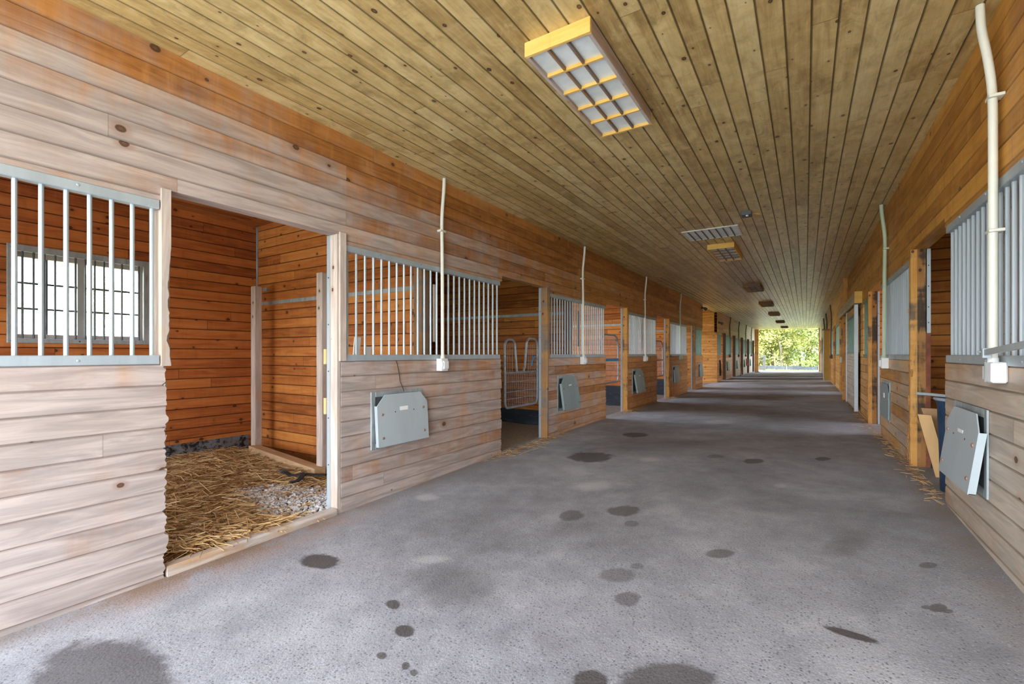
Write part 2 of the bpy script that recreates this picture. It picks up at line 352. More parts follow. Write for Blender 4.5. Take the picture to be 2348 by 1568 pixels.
# ------------------------------------------------------------------ mesh helpers
class MB:
    def __init__(s): s.v = []; s.f = []; s.tone = None
    def add(s, vs, fs):
        o = len(s.v); s.v.extend([tuple(v) for v in vs]); s.f.extend([tuple(i+o for i in f) for f in fs]); return s
    def box(s, x0, x1, y0, y1, z0, z1, c=0.0, mat=None):
        if c <= 0:
            vs = [(x0,y0,z0),(x1,y0,z0),(x1,y1,z0),(x0,y1,z0),(x0,y0,z1),(x1,y0,z1),(x1,y1,z1),(x0,y1,z1)]
            fs = [(0,3,2,1),(4,5,6,7),(0,1,5,4),(1,2,6,5),(2,3,7,6),(3,0,4,7)]
        else:
            xs, ys, zs = (x0, x1), (y0, y1), (z0, z1); vs = []; idx = {}
            for i in (0, 1):
                for j in (0, 1):
                    for k in (0, 1):
                        sx, sy, sz = (1, -1)[i]*c, (1, -1)[j]*c, (1, -1)[k]*c
                        X, Y, Z = xs[i], ys[j], zs[k]
                        idx[i,j,k,0] = len(vs); vs.append((X, Y+sy, Z+sz))
                        idx[i,j,k,1] = len(vs); vs.append((X+sx, Y, Z+sz))
                        idx[i,j,k,2] = len(vs); vs.append((X+sx, Y+sy, Z))
            fs = []
            for i in (0, 1): fs.append(tuple(idx[i,j,k,0] for j,k in ((0,0),(1,0),(1,1),(0,1))))
            for j in (0, 1): fs.append(tuple(idx[i,j,k,1] for i,k in ((0,0),(1,0),(1,1),(0,1))))
            for k in (0, 1): fs.append(tuple(idx[i,j,k,2] for i,j in ((0,0),(1,0),(1,1),(0,1))))
            for i in (0, 1):
                for j in (0, 1): fs.append((idx[i,j,0,0], idx[i,j,1,0], idx[i,j,1,1], idx[i,j,0,1]))
                for k in (0, 1): fs.append((idx[i,0,k,0], idx[i,1,k,0], idx[i,1,k,2], idx[i,0,k,2]))
            for j in (0, 1):
                for k in (0, 1): fs.append((idx[0,j,k,1], idx[1,j,k,1], idx[1,j,k,2], idx[0,j,k,2]))
            for i in (0, 1):
                for j in (0, 1):
                    for k in (0, 1): fs.append((idx[i,j,k,0], idx[i,j,k,1], idx[i,j,k,2]))
        if mat is not None: vs = [mat @ Vector(v) for v in vs]
        return s.add(vs, fs)
    def tube(s, pts, r, n=10, closed=False, cap=True):
        pts = [Vector(p) for p in pts]; N = len(pts)
        rs = r if isinstance(r, (list, tuple)) else [r]*N
        up = None; rings = []
        for i in range(N):
            a = pts[i-1] if (i > 0 or closed) else pts[i]
            b = pts[(i+1) % N] if (i < N-1 or closed) else pts[i]
            t = (b-a).normalized()
            if up is None:
                ref = Vector((0,0,1)) if abs(t.z) < .9 else Vector((1,0,0))
                up = (ref - t*ref.dot(t)).normalized()
            else:
                up = (up - t*up.dot(t)).normalized()
            sd = t.cross(up)
            rings.append([pts[i] + (up*math.cos(2*math.pi*k/n) + sd*math.sin(2*math.pi*k/n))*rs[i] for k in range(n)])
        o = len(s.v); s.v.extend(tuple(p) for rg in rings for p in rg)
        for i in range(N if closed else N-1):
            j = (i+1) % N
            for k in range(n):
                k2 = (k+1) % n
                s.f.append((o+i*n+k, o+i*n+k2, o+j*n+k2, o+j*n+k))
        if cap and not closed:
            s.f.append(tuple(o+k for k in reversed(range(n)))); s.f.append(tuple(o+(N-1)*n+k for k in range(n)))
        return s
    def cyl(s, a, b, r, n=12): return s.tube([a, b], r, n)
    def prism(s, poly, d):
        """extrude a 3-D polygon by vector d"""
        n = len(poly); d = Vector(d); a = [Vector(p) for p in poly]; b = [p+d for p in a]
        fs = [tuple(reversed(range(n))), tuple(range(n, 2*n))] + [(i, (i+1) % n, n+(i+1) % n, n+i) for i in range(n)]
        return s.add(a+b, fs)
    def blob(s, c, r, seed=0, amp=.25, sub=1):
        import bmesh
        bm = bmesh.new(); bmesh.ops.create_icosphere(bm, subdivisions=sub, radius=1)
        rx, ry, rz = r if isinstance(r, (tuple, list)) else (r, r, r)
        vs = []
        for v in bm.verts:
            k = 1 + amp*mnoise.noise(v.co*1.7 + Vector((seed*3.1, seed*1.7, seed)))*2
            vs.append((c[0]+v.co.x*rx*k, c[1]+v.co.y*ry*k, c[2]+v.co.z*rz*k))
        fs = [tuple(v.index for v in f.verts) for f in bm.faces]; bm.free()
        return s.add(vs, fs)
    def build(s, name, mat, parent=None, smooth=35, loc=None):
        o0 = Vector((0,0,0))
        if parent is not None:
            o0 = Vector(parent['_o'])
        elif loc is not None: o0 = Vector(loc)
        me = bpy.data.meshes.new(name)
        me.from_pydata([tuple(Vector(v)-o0) for v in s.v], [], s.f)
        import bmesh
        bm = bmesh.new(); bm.from_mesh(me); bmesh.ops.recalc_face_normals(bm, faces=bm.faces); bm.to_mesh(me); bm.free()
        if smooth:
            for p in me.polygons: p.use_smooth = True
            me.set_sharp_from_angle(angle=R(smooth))
        if s.tone is not None:
            at = me.attributes.new('tone', 'FLOAT', 'POINT'); at.data.foreach_set('value', s.tone)
        me.materials.append(mat)
        o = bpy.data.objects.new(name, me); COL.objects.link(o)
        if parent is not None:
            o.parent = parent; o['_o'] = tuple(o0)
        else:
            o.location = o0; o['_o'] = tuple(o0)
        return o

def thing(name, label, cat, loc, group=None):
    o = bpy.data.objects.new(name, None); COL.objects.link(o); o.location = loc; o.empty_display_size = .1
    o['_o'] = tuple(loc); o['label'] = label; o['category'] = cat
    if group: o['group'] = group
    return o
def tag(o, label, cat, group=None, kind=None):
    o['label'] = label; o['category'] = cat
    if group: o['group'] = group
    if kind: o['kind'] = kind
    return o
def struct(name, mb, mat, parent=None, smooth=35):
    o = mb.build(name, mat, parent, smooth)
    if parent is None: o['kind'] = 'structure'
    return o
def dup(root, d, label, group=None):
    """copy a thing and its parts, moved by d"""
    r = root.copy(); COL.objects.link(r); r.location = Vector(root.location)+Vector(d); r['label'] = label
    if group: r['group'] = group
    for ch in list(root.children):
        c = ch.copy(); COL.objects.link(c); c.parent = r
        for gch in list(ch.children):
            q = gch.copy(); COL.objects.link(q); q.parent = c
    return r

def planks(mb, axis, n0, sgn, th, u0, u1, z0, z1, chew0=0.0, chew1=0.0, zref=ZB, gv=.006, seed=0):
    """grooved boards. axis 'X': the face looks along X and boards run along Y; axis 'Y': boards run along X."""
    rnd = random.Random(seed*131+int((u0+u1)*1000))
    k = math.floor((z0-zref)/BW + 1e-6)
    while zref + k*BW < z1-1e-6:
        a, b = max(z0, zref+k*BW), min(z1, zref+(k+1)*BW); k += 1
        if b-a < .004: continue
        ga = gv if abs(a-(zref+(k-1)*BW)) < 1e-6 else 0; gb = gv if abs(b-(zref+k*BW)) < 1e-6 else 0
        if chew0 or chew1:
            hs = [0, .06, .16, .3, .45, .6, .74, .86, .95, 1]
            zs = [a+(b-a)*h for h in hs]
            prof = [(z, ga if i == 0 else (gb if i == len(zs)-1 else 0)) for i, z in enumerate(zs)]
            e0 = [u0+chew0*(rnd.random()*.45+.28*(2*h-1)**6) for h in hs]; e1 = [u1-chew1*(rnd.random()*.45+.28*(2*h-1)**6) for h in hs]
            s0, s1 = rnd.random()*chew0*.5, rnd.random()*chew1*.5
            e0 = [e+s0 for e in e0]; e1 = [e-s1 for e in e1]
        else:
            prof = [(a, ga)] + ([(a+.007, 0)] if ga else []) + ([(b-.007, 0)] if gb else []) + [(b, gb)]
            e0 = [u0]*len(prof); e1 = [u1]*len(prof)
        n = len(prof); vs = []
        for e, f in ((e0, 0), (e1, 0), (e0, 1), (e1, 1)):
            for i, (z, g) in enumerate(prof):
                nn = n0 - sgn*g if f == 0 else n0 - sgn*(th-g)
                vs.append((nn, e[i], z) if axis == 'X' else (e[i], nn, z))
        fs = []
        for i in range(n-1):
            fs += [(i, i+1, n+i+1, n+i), (2*n+i, 3*n+i, 3*n+i+1, 2*n+i+1), (i, 2*n+i, 2*n+i+1, i+1), (n+i, n+i+1, 3*n+i+1, 3*n+i)]
        fs += [(0, n, 3*n, 2*n), (n-1, 3*n-1, 4*n-1, 2*n-1)]
        mb.add(vs, fs)
    return mb

def lerp_table(T, y):
    if y <= T[0][0]: return T[0][1]
    for (a, b), (c, d) in zip(T, T[1:]):
        if y <= c: return b+(d-b)*(y-a)/(c-a)
    return T[-1][1]
FB = [(-3,-.14),(1.3,-.085),(2.5,-.06),(5,0),(8,.02),(20,.02),(30,0),(41,-.08)]
FT = [(6,.2),(9,.14),(22,.14),(41,.08)]
def zf(x, y): return lerp_table(FB, y) + lerp_table(FT, y)*max(0, min(1, (x-XL)/(XR-XL)))

# ------------------------------------------------------------------ setting
# floor of the aisle
mb = MB(); xs = [XL-.14+i*(XR-XL+.28)/16 for i in range(17)]; ys = [YA-1.0+i*.5 for i in range(int((YE+1.0-YA)/.5)+1)]+[YE+.05]
mb.v = [(x, y, zf(x, y)) for y in ys for x in xs]; nx = len(xs)
mb.f = [(j*nx+i, j*nx+i+1, (j+1)*nx+i+1, (j+1)*nx+i) for j in range(len(ys)-1) for i in range(nx-1)]
struct('floor', mb, M['floor'])
# aisle ceiling: grooved boards along Y
mb = MB(); prof = []; x = .03+BW*math.floor((XL-.2-.03)/BW)
while x < XR+.2:
    prof += [(x, .007), (x+.006, 0), (x+BW-.006, 0)]; x += BW
vs = [(px, y, ZC+pz) for y in (YA, YE) for (px, pz) in prof]; n = len(prof)
mb.add(vs, [(i, i+1, n+i+1, n+i) for i in range(n-1)])
mb.box(XL-.2, XR+.2, YA, YE, ZC+.012, ZC+.1)
struct('ceiling', mb, M['ceil'], smooth=20)
# stall ceilings
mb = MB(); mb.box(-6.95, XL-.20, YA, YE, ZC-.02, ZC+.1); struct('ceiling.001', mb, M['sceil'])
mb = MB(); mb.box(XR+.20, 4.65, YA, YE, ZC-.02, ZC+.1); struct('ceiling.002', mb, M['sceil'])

ldoors = [(1.285+P*k, 2.522+P*k) for k in range(5)] + [(1.285+P*k, 2.522+P*k) for k in range(6, 11)]
rdoors = [(4.66, 5.92), (8.17, 9.52)] + [(15.88+P*k, 17.1+P*k) for k in range(7)]
TH = .12
# left stall fronts
mb = MB()
edges = [YA] + [e for d in ldoors for e in d] + [YE]
cuts = sorted(edges+[18.93, 22.4])
segs = []
i = 0
while i < len(cuts)-1: segs.append((cuts[i], cuts[i+1])); i += 2
for (a, b) in segs:
    ca = .03 if a > YA+.1 and a < 16 else 0; cb = .04 if b < 16 else 0
    if abs(b-18.93) < .01 or abs(a-22.4) < .01: ca = cb = 0
    planks(mb, 'X', XL, 1, TH, a+(.0 if a == YA else .022), b, -.3, ZB, ca*.15, cb)
for (a, b) in ((YA, 18.93), (22.4, YE)):
    planks(mb, 'X', XL, 1, TH, a, b, ZH, ZC, zref=ZB)
for (a, b) in segs: planks(mb, 'X', XL, 1, TH, a, b, ZT, ZH)
struct('wall_left', mb, M['wall_l'])
# right stall fronts
mb = MB()
cuts = [YA] + [e for d in rdoors for e in d] + [YE]
rsegs = [(cuts[i], cuts[i+1]) for i in range(0, len(cuts)-1, 2)]
RG = {}                                        # grille spans on the right
for (a, b) in rsegs:
    cb = .05 if b < 9 else 0; ca = .05 if 2 < a < 9 else 0
    planks(mb, 'X', XR, -1, TH, a, b, -.3, ZB, ca, cb*.6)
planks(mb, 'X', XR, -1, TH, YA, YE, ZH, ZC)
for (a, b) in rsegs: planks(mb, 'X', XR, -1, TH, a, b, ZT, ZH)
# solid siding around the small barred opening and behind the sliding door
planks(mb, 'X', XR, -1, TH, 9.52, 9.72, ZB, ZT); planks(mb, 'X', XR, -1, TH, 10.45, 15.88, ZB, ZT)
struct('wall_right', mb, M['wall_r'])

# back walls with window holes, partitions
WINL = [(1.21+P*k, 2.37+P*k) for k in range(0, 11) if k not in (5,)]
WZ0, WZ1 = 1.45, 2.36
def back(mb, X, sgn, wins, y0, y1, gap=None):
    planks(mb, 'X', X, sgn, .12, y0, y1, -.3, WZ0); planks(mb, 'X', X, sgn, .12, y0, y1, WZ1, ZC)
    c = [y0]+[e for w in wins for e in w]+[y1]
    for i in range(0, len(c), 2): planks(mb, 'X', X, sgn, .12, c[i], c[i+1], WZ0, WZ1)
LIGHT_GAPS_L = [(.015+P*k+.3, .015+P*k+3.43) for k in (2, 3, 4, 6, 7, 8, 9, 10)]       # unseen wide openings added to bring daylight into the aisle
LIGHT_GAPS_R = [(.015+P*k+.3, .015+P*k+3.43) for k in range(2, 11)]
ZD, ZS = 2.9, 1.25
def back_open(mb, X, sgn, ds, y0, y1):
    planks(mb, 'X', X, sgn, .12, y0, y1, ZD, ZC); planks(mb, 'X', X, sgn, .12, y0, y1, -.3, ZS)
    c = [y0]+[e for d in ds for e in d]+[y1]
    for i in range(0, len(c), 2): planks(mb, 'X', X, sgn, .12, c[i], c[i+1], ZS, ZD)
mb = MB()
back(mb, -6.8, 1, WINL[:2], YA, 7.485); back_open(mb, -6.8, 1, LIGHT_GAPS_L[:3], 7.485, 18.93); back_open(mb, -6.8, 1, LIGHT_GAPS_L[3:], 22.4, YE)
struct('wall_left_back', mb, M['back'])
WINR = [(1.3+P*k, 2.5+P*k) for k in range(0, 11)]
mb = MB(); back(mb, 4.46, -1, WINR[:2], YA, 7.485); back_open(mb, 4.46, -1, LIGHT_GAPS_R, 7.485, YE); struct('wall_right_back', mb, M['back'])
LP_ = [.015+P*k for k in range(1, 11) if k not in (5, 6)]
for i, y in enumerate(LP_):
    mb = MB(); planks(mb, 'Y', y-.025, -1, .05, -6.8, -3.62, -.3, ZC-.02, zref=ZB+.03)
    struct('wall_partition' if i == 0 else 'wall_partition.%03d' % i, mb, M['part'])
RP_ = [.015+P*k for k in range(0, 11)]
for i, y in enumerate(RP_):
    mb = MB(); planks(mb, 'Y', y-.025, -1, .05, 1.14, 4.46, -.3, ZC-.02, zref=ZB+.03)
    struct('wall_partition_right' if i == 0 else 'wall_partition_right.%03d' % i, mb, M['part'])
# cross aisle sides (left) and the two gable ends of the stall rows
mb = MB(); planks(mb, 'Y', 22.4, -1, .12, -6.8, XL-.004, -.3, ZC-.02); struct('wall_cross_far', mb, M['sid'])
mb = MB(); planks(mb, 'Y', 18.93, 1, .12, -6.8, XL-TH-.004, -.3, ZC-.02); struct('wall_cross_near', mb, M['sid'])
mb = MB()
for (a, b) in ((-6.92, XL-TH), (XR+TH, 4.58)):
    if a < 0:
        planks(mb, 'Y', YA, -1, .1, a, -6.3, -.4, ZC); planks(mb, 'Y', YA, -1, .1, -4.2, b, -.4, ZC); planks(mb, 'Y', YA, -1, .1, -6.3, -4.2, 1.9, ZC)  # unseen gable opening added, nearest partition left out, to light the first stall
    else: planks(mb, 'Y', YA, -1, .1, a, b, -.4, ZC)
struct('wall_front', mb, M['sid'])
mb = MB()
for (a, b) in ((-6.92, XL-TH), (XR+TH, 4.58)):
    planks(mb, 'Y', YE, -1, .1, a, b, -.4, ZC)
struct('wall_end', mb, M['sid'])
# eave fascias over the two openings; near overhang added unseen to keep sun out
mb = MB(); mb.box(-7.2, 4.9, YA-.5, YA, ZC-.0, ZC+.3); struct('trim_1', mb, M['plank_x'])
mb = MB(); mb.box(-7.2, 4.9, YE, YE+.5, ZC+.02, ZC+.3); struct('trim_2', mb, M['plank_x'])
# stall floors
def stall_floor(name, x0, x1, y0, y1, z, mat):
    mb = MB(); nx_, ny_ = 14, max(2, int((y1-y0)/.25))
    for j in range(ny_+1):
        for i in range(nx_+1):
            x = x0+(x1-x0)*i/nx_; y = y0+(y1-y0)*j/ny_
            mb.v.append((x, y, z+.025*mnoise.noise(Vector((x*1.5, y*1.5, 3)))))
    mb.f = [(j*(nx_+1)+i, j*(nx_+1)+i+1, (j+1)*(nx_+1)+i+1, (j+1)*(nx_+1)+i) for j in range(ny_) for i in range(nx_)]
    return struct(name, mb, mat)
stall_floor('floor.001', -6.8, XL-.1, YA, 3.75, -.055, M['bed_straw'])
stall_floor('floor.002', -6.8, XL-.1, 3.75, 7.485, -.01, M['bed_shav'])
stall_floor('floor.003', -6.8, XL-.1, 7.485, 18.93, .0, M['bed_dark'])
stall_floor('floor.004', -6.8, XL-.1, 18.93, 22.4, .0, M['bed_dark'])
stall_floor('floor.005', -6.8, XL-.1, 22.4, YE, -.05, M['bed_dark'])
stall_floor('floor.006', XR+.1, 4.46, YA, YE, .12, M['bed_dark'])

# stall windows: sash frame, muntins, glass (structure); the barred guard is a thing of its own
def window(idx, X, sgn, y0, y1, full=True):
    fr = MB(); xo = X - sgn*.10; xi = X-sgn*.05; lo, hi = min(xo, xi), max(xo, xi)
    fr.box(lo, hi, y0, y0+.05, WZ0, WZ1); fr.box(lo, hi, y1-.05, y1, WZ0, WZ1)
    fr.box(lo, hi, y0+.05, y1-.05, WZ0, WZ0+.055); fr.box(lo, hi, y0+.05, y1-.05, WZ1-.055, WZ1)
    ym = (y0+y1)/2; fr.box(lo, hi, ym-.035, ym+.035, WZ0+.055, WZ1-.055)
    root = struct('window_%d' % idx, fr, M['sash'])
    mu = MB(); xc = (xo+xi)/2
    for (a, b) in ((y0+.05, ym-.035), (ym+.035, y1-.05)):
        mu.box(xc-.012, xc+.012, (a+b)/2-.011, (a+b)/2+.011, WZ0+.055, WZ1-.055)
        for t in (1/3, 2/3):
            z = WZ0+.055+(WZ1-WZ0-.11)*t; mu.box(xc-.010, xc+.010, a, b, z-.010, z+.010)
    mu.build('muntins', M['bar_dark'], root)
    gl = MB(); xg = xc - sgn*.006
    for (a, b) in ((y0+.05, ym-.035), (ym+.035, y1-.05)):
        gl.add([(xg, a, WZ0+.055), (xg, b, WZ0+.055), (xg, b, WZ1-.055), (xg, a, WZ1-.055)], [(0, 1, 2, 3)])
    gl.build('glass', M['glass'], root, smooth=0)
w = 1
for (a, b) in WINL[:2]: window(w, -6.8, 1, a, b); w += 1
for (a, b) in WINR[:2]: window(w, 4.46, -1, a, b); w += 1
# barred guard over the window of the first stall
t = thing('window_guard', 'steel barred guard over the bright window inside the first left stall', 'window guard', (-6.76, 1.8, 1.40))
mb = MB(); y0, y1, z0, z1 = 1.20, 2.40, 1.41, 2.42
mb.box(-6.795, -6.765, y0, y0+.065, z0, z1, .004); mb.box(-6.795, -6.765, y1-.065, y1, z0, z1, .004)
mb.box(-6.795, -6.765, y0+.065, y1-.065, z0, z0+.05, .004); mb.box(-6.795, -6.765, y0+.065, y1-.065, z1-.07, z1, .004)
mb.build('frame', M['galv_dull'], t)
for i in range(13):
    y = y0+.11+i*(y1-y0-.22)/12
    MB().cyl((-6.775, y, z0+.02), (-6.775, y, z1-.03), .0095, 8).build('bar', M['bar_dark'], t)
for (yy, zz) in ((y0+.03, z0+.02), (y0+.03, 1.9), (y0+.03, z1-.04), (1.75, z0+.025), (2.2, z0+.025)):
    MB().cyl((-6.768, yy, zz), (-6.758, yy, zz), .009, 8).build('screw', M['bar_dark'], t)

# ------------------------------------------------------------------ grilles
NTH = ['first', 'second', 'third', 'fourth', 'fifth', 'sixth', 'seventh', 'eighth', 'ninth', 'tenth', 'eleventh']
def grille(X, sgn, y0, y1, label, group, mat='galv', nbar=None, simple=False, z0=ZB, z1=ZT):
    """X: aisle face; sgn=+1 when the wall stands on -X side"""
    t = thing('stall_grille', label, 'stall grille', (X-sgn*.03, (y0+y1)/2, z0), group)
    xa, xb = sorted((X-sgn*.055, X+sgn*.006))
    MB().box(xa, xb, y0+.003, y1-.003, z1-.056, z1-.001, .004).build('top_rail', M[mat], t)
    MB().box(xa, xb, y0+.003, y1-.003, z0+.001, z0+.056, .004).build('bottom_rail', M[mat], t)
    nb = nbar or max(3, int(round((y1-y0)/.0955)))
    xc = X-sgn*.026
    if simple:
        mb = MB()
        for i in range(nb): 
            y = y0+(y1-y0)*(i+.35)/(nb-.3); mb.cyl((xc, y, z0+.05), (xc, y, z1-.05), .0115, 6)
        mb.build('bars', M[mat], t)
    else:
        for i in range(nb):
            y = y0+(y1-y0)*(i+.35)/(nb-.3)
            MB().cyl((xc, y, z0+.05), (xc, y, z1-.05), .0115, 10).build('bar', M[mat], t)
        sc = max(2, int((y1-y0)/.5))
        for i in range(sc):
            y = y0+(y1-y0)*(i+.7)/(sc+.4)
            for z in (z0+.026, z1-.022):
                MB().tube([(X+sgn*.005, y, z), (X+sgn*.011, y, z)], [.009, .005], 8).build('screw', M['galv_dull'], t)
    return t
grille(XL, 1, -1.15, 1.236, 'galvanized bar grille at the far left, with a barred window behind it', 'grilles of the left stalls')
grille(XL, 1, 2.592, 4.972, 'galvanized bar grille with a cream conduit across it, right of the straw-floored doorway', 'grilles of the left stalls')
grille(XL, 1, 2.592+P, 4.972+P, 'galvanized bar grille second past the straw-floored doorway, above the second left feed hatch', 'grilles of the left stalls')
grille(XL, 1, 2.592+2*P, 4.972+2*P, 'galvanized bar grille between the third and fourth open doorways on the left', 'grilles of the left stalls')
grille(XL, 1, 2.592+3*P, 4.972+3*P, 'greenish bar grille just before the last narrow doorway of the near left row', 'grilles of the left stalls', simple=True)
grille(XL, 1, 2.592+4*P, 18.82, 'short greenish bar grille beside the tall timber-sided cross passage', 'grilles of the left stalls', 'teal', simple=True)
fl = [(22.5, 23.66), (25.0, 27.4), (28.75, 31.1), (32.5, 34.85), (36.2, 38.55), (39.95, 40.45)]
for i, (a, b) in enumerate(fl):
    grille(XL, 1, a, b, 'small dark bar grille, %s beyond the cross passage on the left wall' % NTH[i], 'grilles of the far left stalls', 'teal', simple=True)
grille(XR, -1, 2.27, 4.60, 'large galvanized bar grille at the right edge, behind the thick white conduit', 'grilles of the right stalls')
grille(XR, -1, 6.02, 8.12, 'galvanized bar grille on the right wall, beyond the doorway with the blue bin', 'grilles of the right stalls')
grille(XR, -1, 9.72, 10.45, 'small green-tinted bar grille on the right wall, before the sliding door', 'grilles of the right stalls', 'teal')
for i in range(6):
    grille(XR, -1, 17.2+P*i, 19.55+P*i, 'narrow far bar grille on the right wall, %s beyond the sliding door' % NTH[i], 'grilles of the far right stalls', 'teal', simple=True)

# ------------------------------------------------------------------ door posts
def chewed_box(mb, x0, x1, y0, y1, z0, z1, face, depth, seed, zlo, zhi, n=70):
    """a post whose vertical edges towards `face` are gnawed between zlo and zhi"""
    rnd = random.Random(seed); rows = []
    for i in range(n+1):
        z = z0+(z1-z0)*i/n
        w = max(0.0, min(1.0, (z-zlo)/.12, (zhi-z)/.12))
        d = w*depth*(.35+.65*abs(mnoise.noise(Vector((seed, z*9, 0))))*1.6 + .2*rnd.random())
        rows.append((z, d))
    vs = []
    for (z, d) in rows:
        if face == '+x-y': vs += [(x0, y0, z), (x1-d, y0, z), (x1, y0+d*.7, z), (x1, y1, z), (x0, y1, z)]
        elif face == '+x+y': vs += [(x0, y0, z), (x1, y0, z), (x1, y1-d*.7, z), (x1-d, y1, z), (x0, y1, z)]
        else: vs += [(x0+d, y0, z), (x1, y0, z), (x1, y1, z), (x0, y1, z), (x0, y0+d*.7, z)]
    m = 5; fs = []
    for i in range(n):
        for k in range(m): fs.append((i*m+k, i*m+(k+1) % m, (i+1)*m+(k+1) % m, (i+1)*m+k))
    fs += [tuple(reversed(range(m))), tuple(n*m+k for k in range(m))]
    return mb.add(vs, fs)
# near post: left of the first doorway
t = thing('door_post', 'pale gnawed post at the left side of the straw-floored doorway', 'door post', (XL, 1.26, ZB), 'left door posts')
mb = MB(); chewed_box(mb, XL-.10, XL+.018, 1.238, 1.288, ZB-.01, ZH, '+x+y', .030, 3, ZB, 1.95); mb.build('trim_board', M['post_pale'], t)
POSTL = ['pale post at the right side of the straw-floored doorway', 'brown post right of the doorway with the yoke gate',
         'orange gnawed post right of the doorway with the arched gate', 'orange post right of the fourth left doorway, with a blue tie',
         'dark post right of the narrow fifth left doorway']
for k in range(5):
    y = 2.522+P*k; pm = 'post_pale' if k == 0 else ('post_brown' if k in (1, 4) else 'post_orange')
    t = thing('door_post', POSTL[k], 'door post', (XL-.06, y+.02, zf(XL, y)), 'left door posts')
    if k == 0:
        mb = MB(); mb.box(XL-.117, XL-.004, y-.016, y+.021, zf(XL, y)-.02, ZH, .003); mb.build('jamb', M[pm], t)
        MB().box(XL-.002, XL+.018, y-.002, y+.066, ZB+.002, ZH+.02, .004).build('trim_board', M['post_pale'], t)
    else:
        mb = MB(); chewed_box(mb, XL-.117, XL+.016, y-.016, y+.021, zf(XL, y)-.02, ZH, '+x-y', .03, 5+k, .3, 2.0); mb.build('jamb', M[pm], t)
        mb = MB(); chewed_box(mb, XL, XL+.02, y+.021, y+.068, ZB+.002, ZH+.02, '+x+y', .012, 9+k, ZB, 1.7, 40); mb.build('trim_board', M['post_orange' if k in (2, 3) else 'post_brown'], t)
    mb = MB(); mb.box(XL-.125, XL-.09, y-.022, y-.016, zf(XL, y), ZH-.005); mb.box(XL-.131, XL-.125, y-.022, y+.018, zf(XL, y), ZH-.005)
    mb.build('steel_channel', M['galv'], t)
    for z in (.35, .75, 1.15, 1.55, 1.95):
        MB().cyl((XL-.108, y-.026, z), (XL-.108, y-.022, z), .006, 8).build('screw', M['bar_dark'], t)
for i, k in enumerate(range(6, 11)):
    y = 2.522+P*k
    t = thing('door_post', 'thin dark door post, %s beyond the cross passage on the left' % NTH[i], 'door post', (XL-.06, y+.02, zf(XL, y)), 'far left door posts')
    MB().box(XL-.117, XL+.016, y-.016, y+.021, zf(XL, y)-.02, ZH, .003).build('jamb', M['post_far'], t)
# right-hand posts
POSTR = ['thick gnawed orange post behind the blue bin', 'dark scarred timber post right of the sliding door on the right wall']
for k, (a, b) in enumerate(rdoors):
    lab = POSTR[k] if k < 2 else 'narrow far post on the right wall, %s beyond the sliding door' % NTH[k-2]
    t = thing('door_post', lab, 'door post', (XR+.06, b, zf(XR, b)), 'right door posts' if k < 2 else 'far right door posts')
    mb = MB(); chewed_box(mb, XR-.012, XR+.038, b-.014, b+.07, zf(XR, b)-.02, ZH, '-x-y', .045 if k < 2 else .01, 20+k, .25, 1.75); mb.build('aisle_board', M['post_orange'], t)
    mb = MB(); chewed_box(mb, XR+.039, XR+.10, b-.018, b+.07, zf(XR, b)-.02, ZH, '-x-y', .008, 60+k, .25, 1.9); mb.build('jamb', M['post_dark' if k < 2 else 'post_brown'], t)
    mb = MB(); zlo = 1.5 if k == 0 else zf(XR, b)
    mb.box(XR+.10, XR+.135, b-.022, b-.016, zlo, ZH-.005); mb.box(XR+.100, XR+.106, b-.022, b+.03, zlo, ZH-.005); mb.build('steel_channel', M['galv'], t)
    if k == 0:
        MB().box(XR+.100, XR+.135, b-.022, b-.016, zf(XR, b), 1.5).build('rusty_channel', M['rust'], t)
    if k < 2:
        for z in (1.6, 1.75, 1.95, 2.15):
            MB().cyl((XR+.118, b-.026, z), (XR+.118, b-.022, z), .006, 8).build('screw', M['bar_dark'], t)
        # torn splinters down the aisle edge
        rnd = random.Random(40+k)
        mb = MB()
        for i in range(26):
            z = .28+i*.058+rnd.random()*.03; r = .013+rnd.random()*.016
            mb.blob((XR-.004+rnd.random()*.008, b+.01+rnd.random()*.075, z), (r*.55, r, r*1.9), i, .5, 1)
        for i in range(60):
            z = .24+rnd.random()*1.0; r = .016+rnd.random()*.024; dy = abs(rnd.gauss(0, .07))
            mb.blob((XR+.002, b+.075+dy*(1.25-z*.5), z), (.010, r*.8, r*1.3), i+90, .5, 1)
        mb.build('gnawed_edge', M['chew'], t)
# gnawed board ends beside the first doorway
mb = MB(); rnd = random.Random(3)
for i in range(60):
    z = .2+i*.021; r = .006+rnd.random()*.010
    mb.blob((XL-.006-rnd.random()*.05, 1.262+rnd.random()*.006, z), (r, r*.8, r*1.3), i, .5, 1)
o = mb.build('gnawed_edge', M['chew_grey'], None, loc=(XL, 1.262, .2)); 
o.name = 'trim_3'; o['kind'] = 'structure'
# threshold of the first stall
mb = MB(); y0, y1 = 1.272, 2.50
vs = [(XL-.07, y0, -.10), (XL+.01, y0, -.10), (XL+.01, y0, -.035), (XL-.005, y0, -.02), (XL-.07, y0, -.02)]
mb.prism(vs, (0, y1-y0, .012))
tag(mb.build('door_sill', M['plank_y'], loc=(XL, 1.9, -.1)), 'worn timber sill across the foot of the straw-floored doorway', 'door sill')

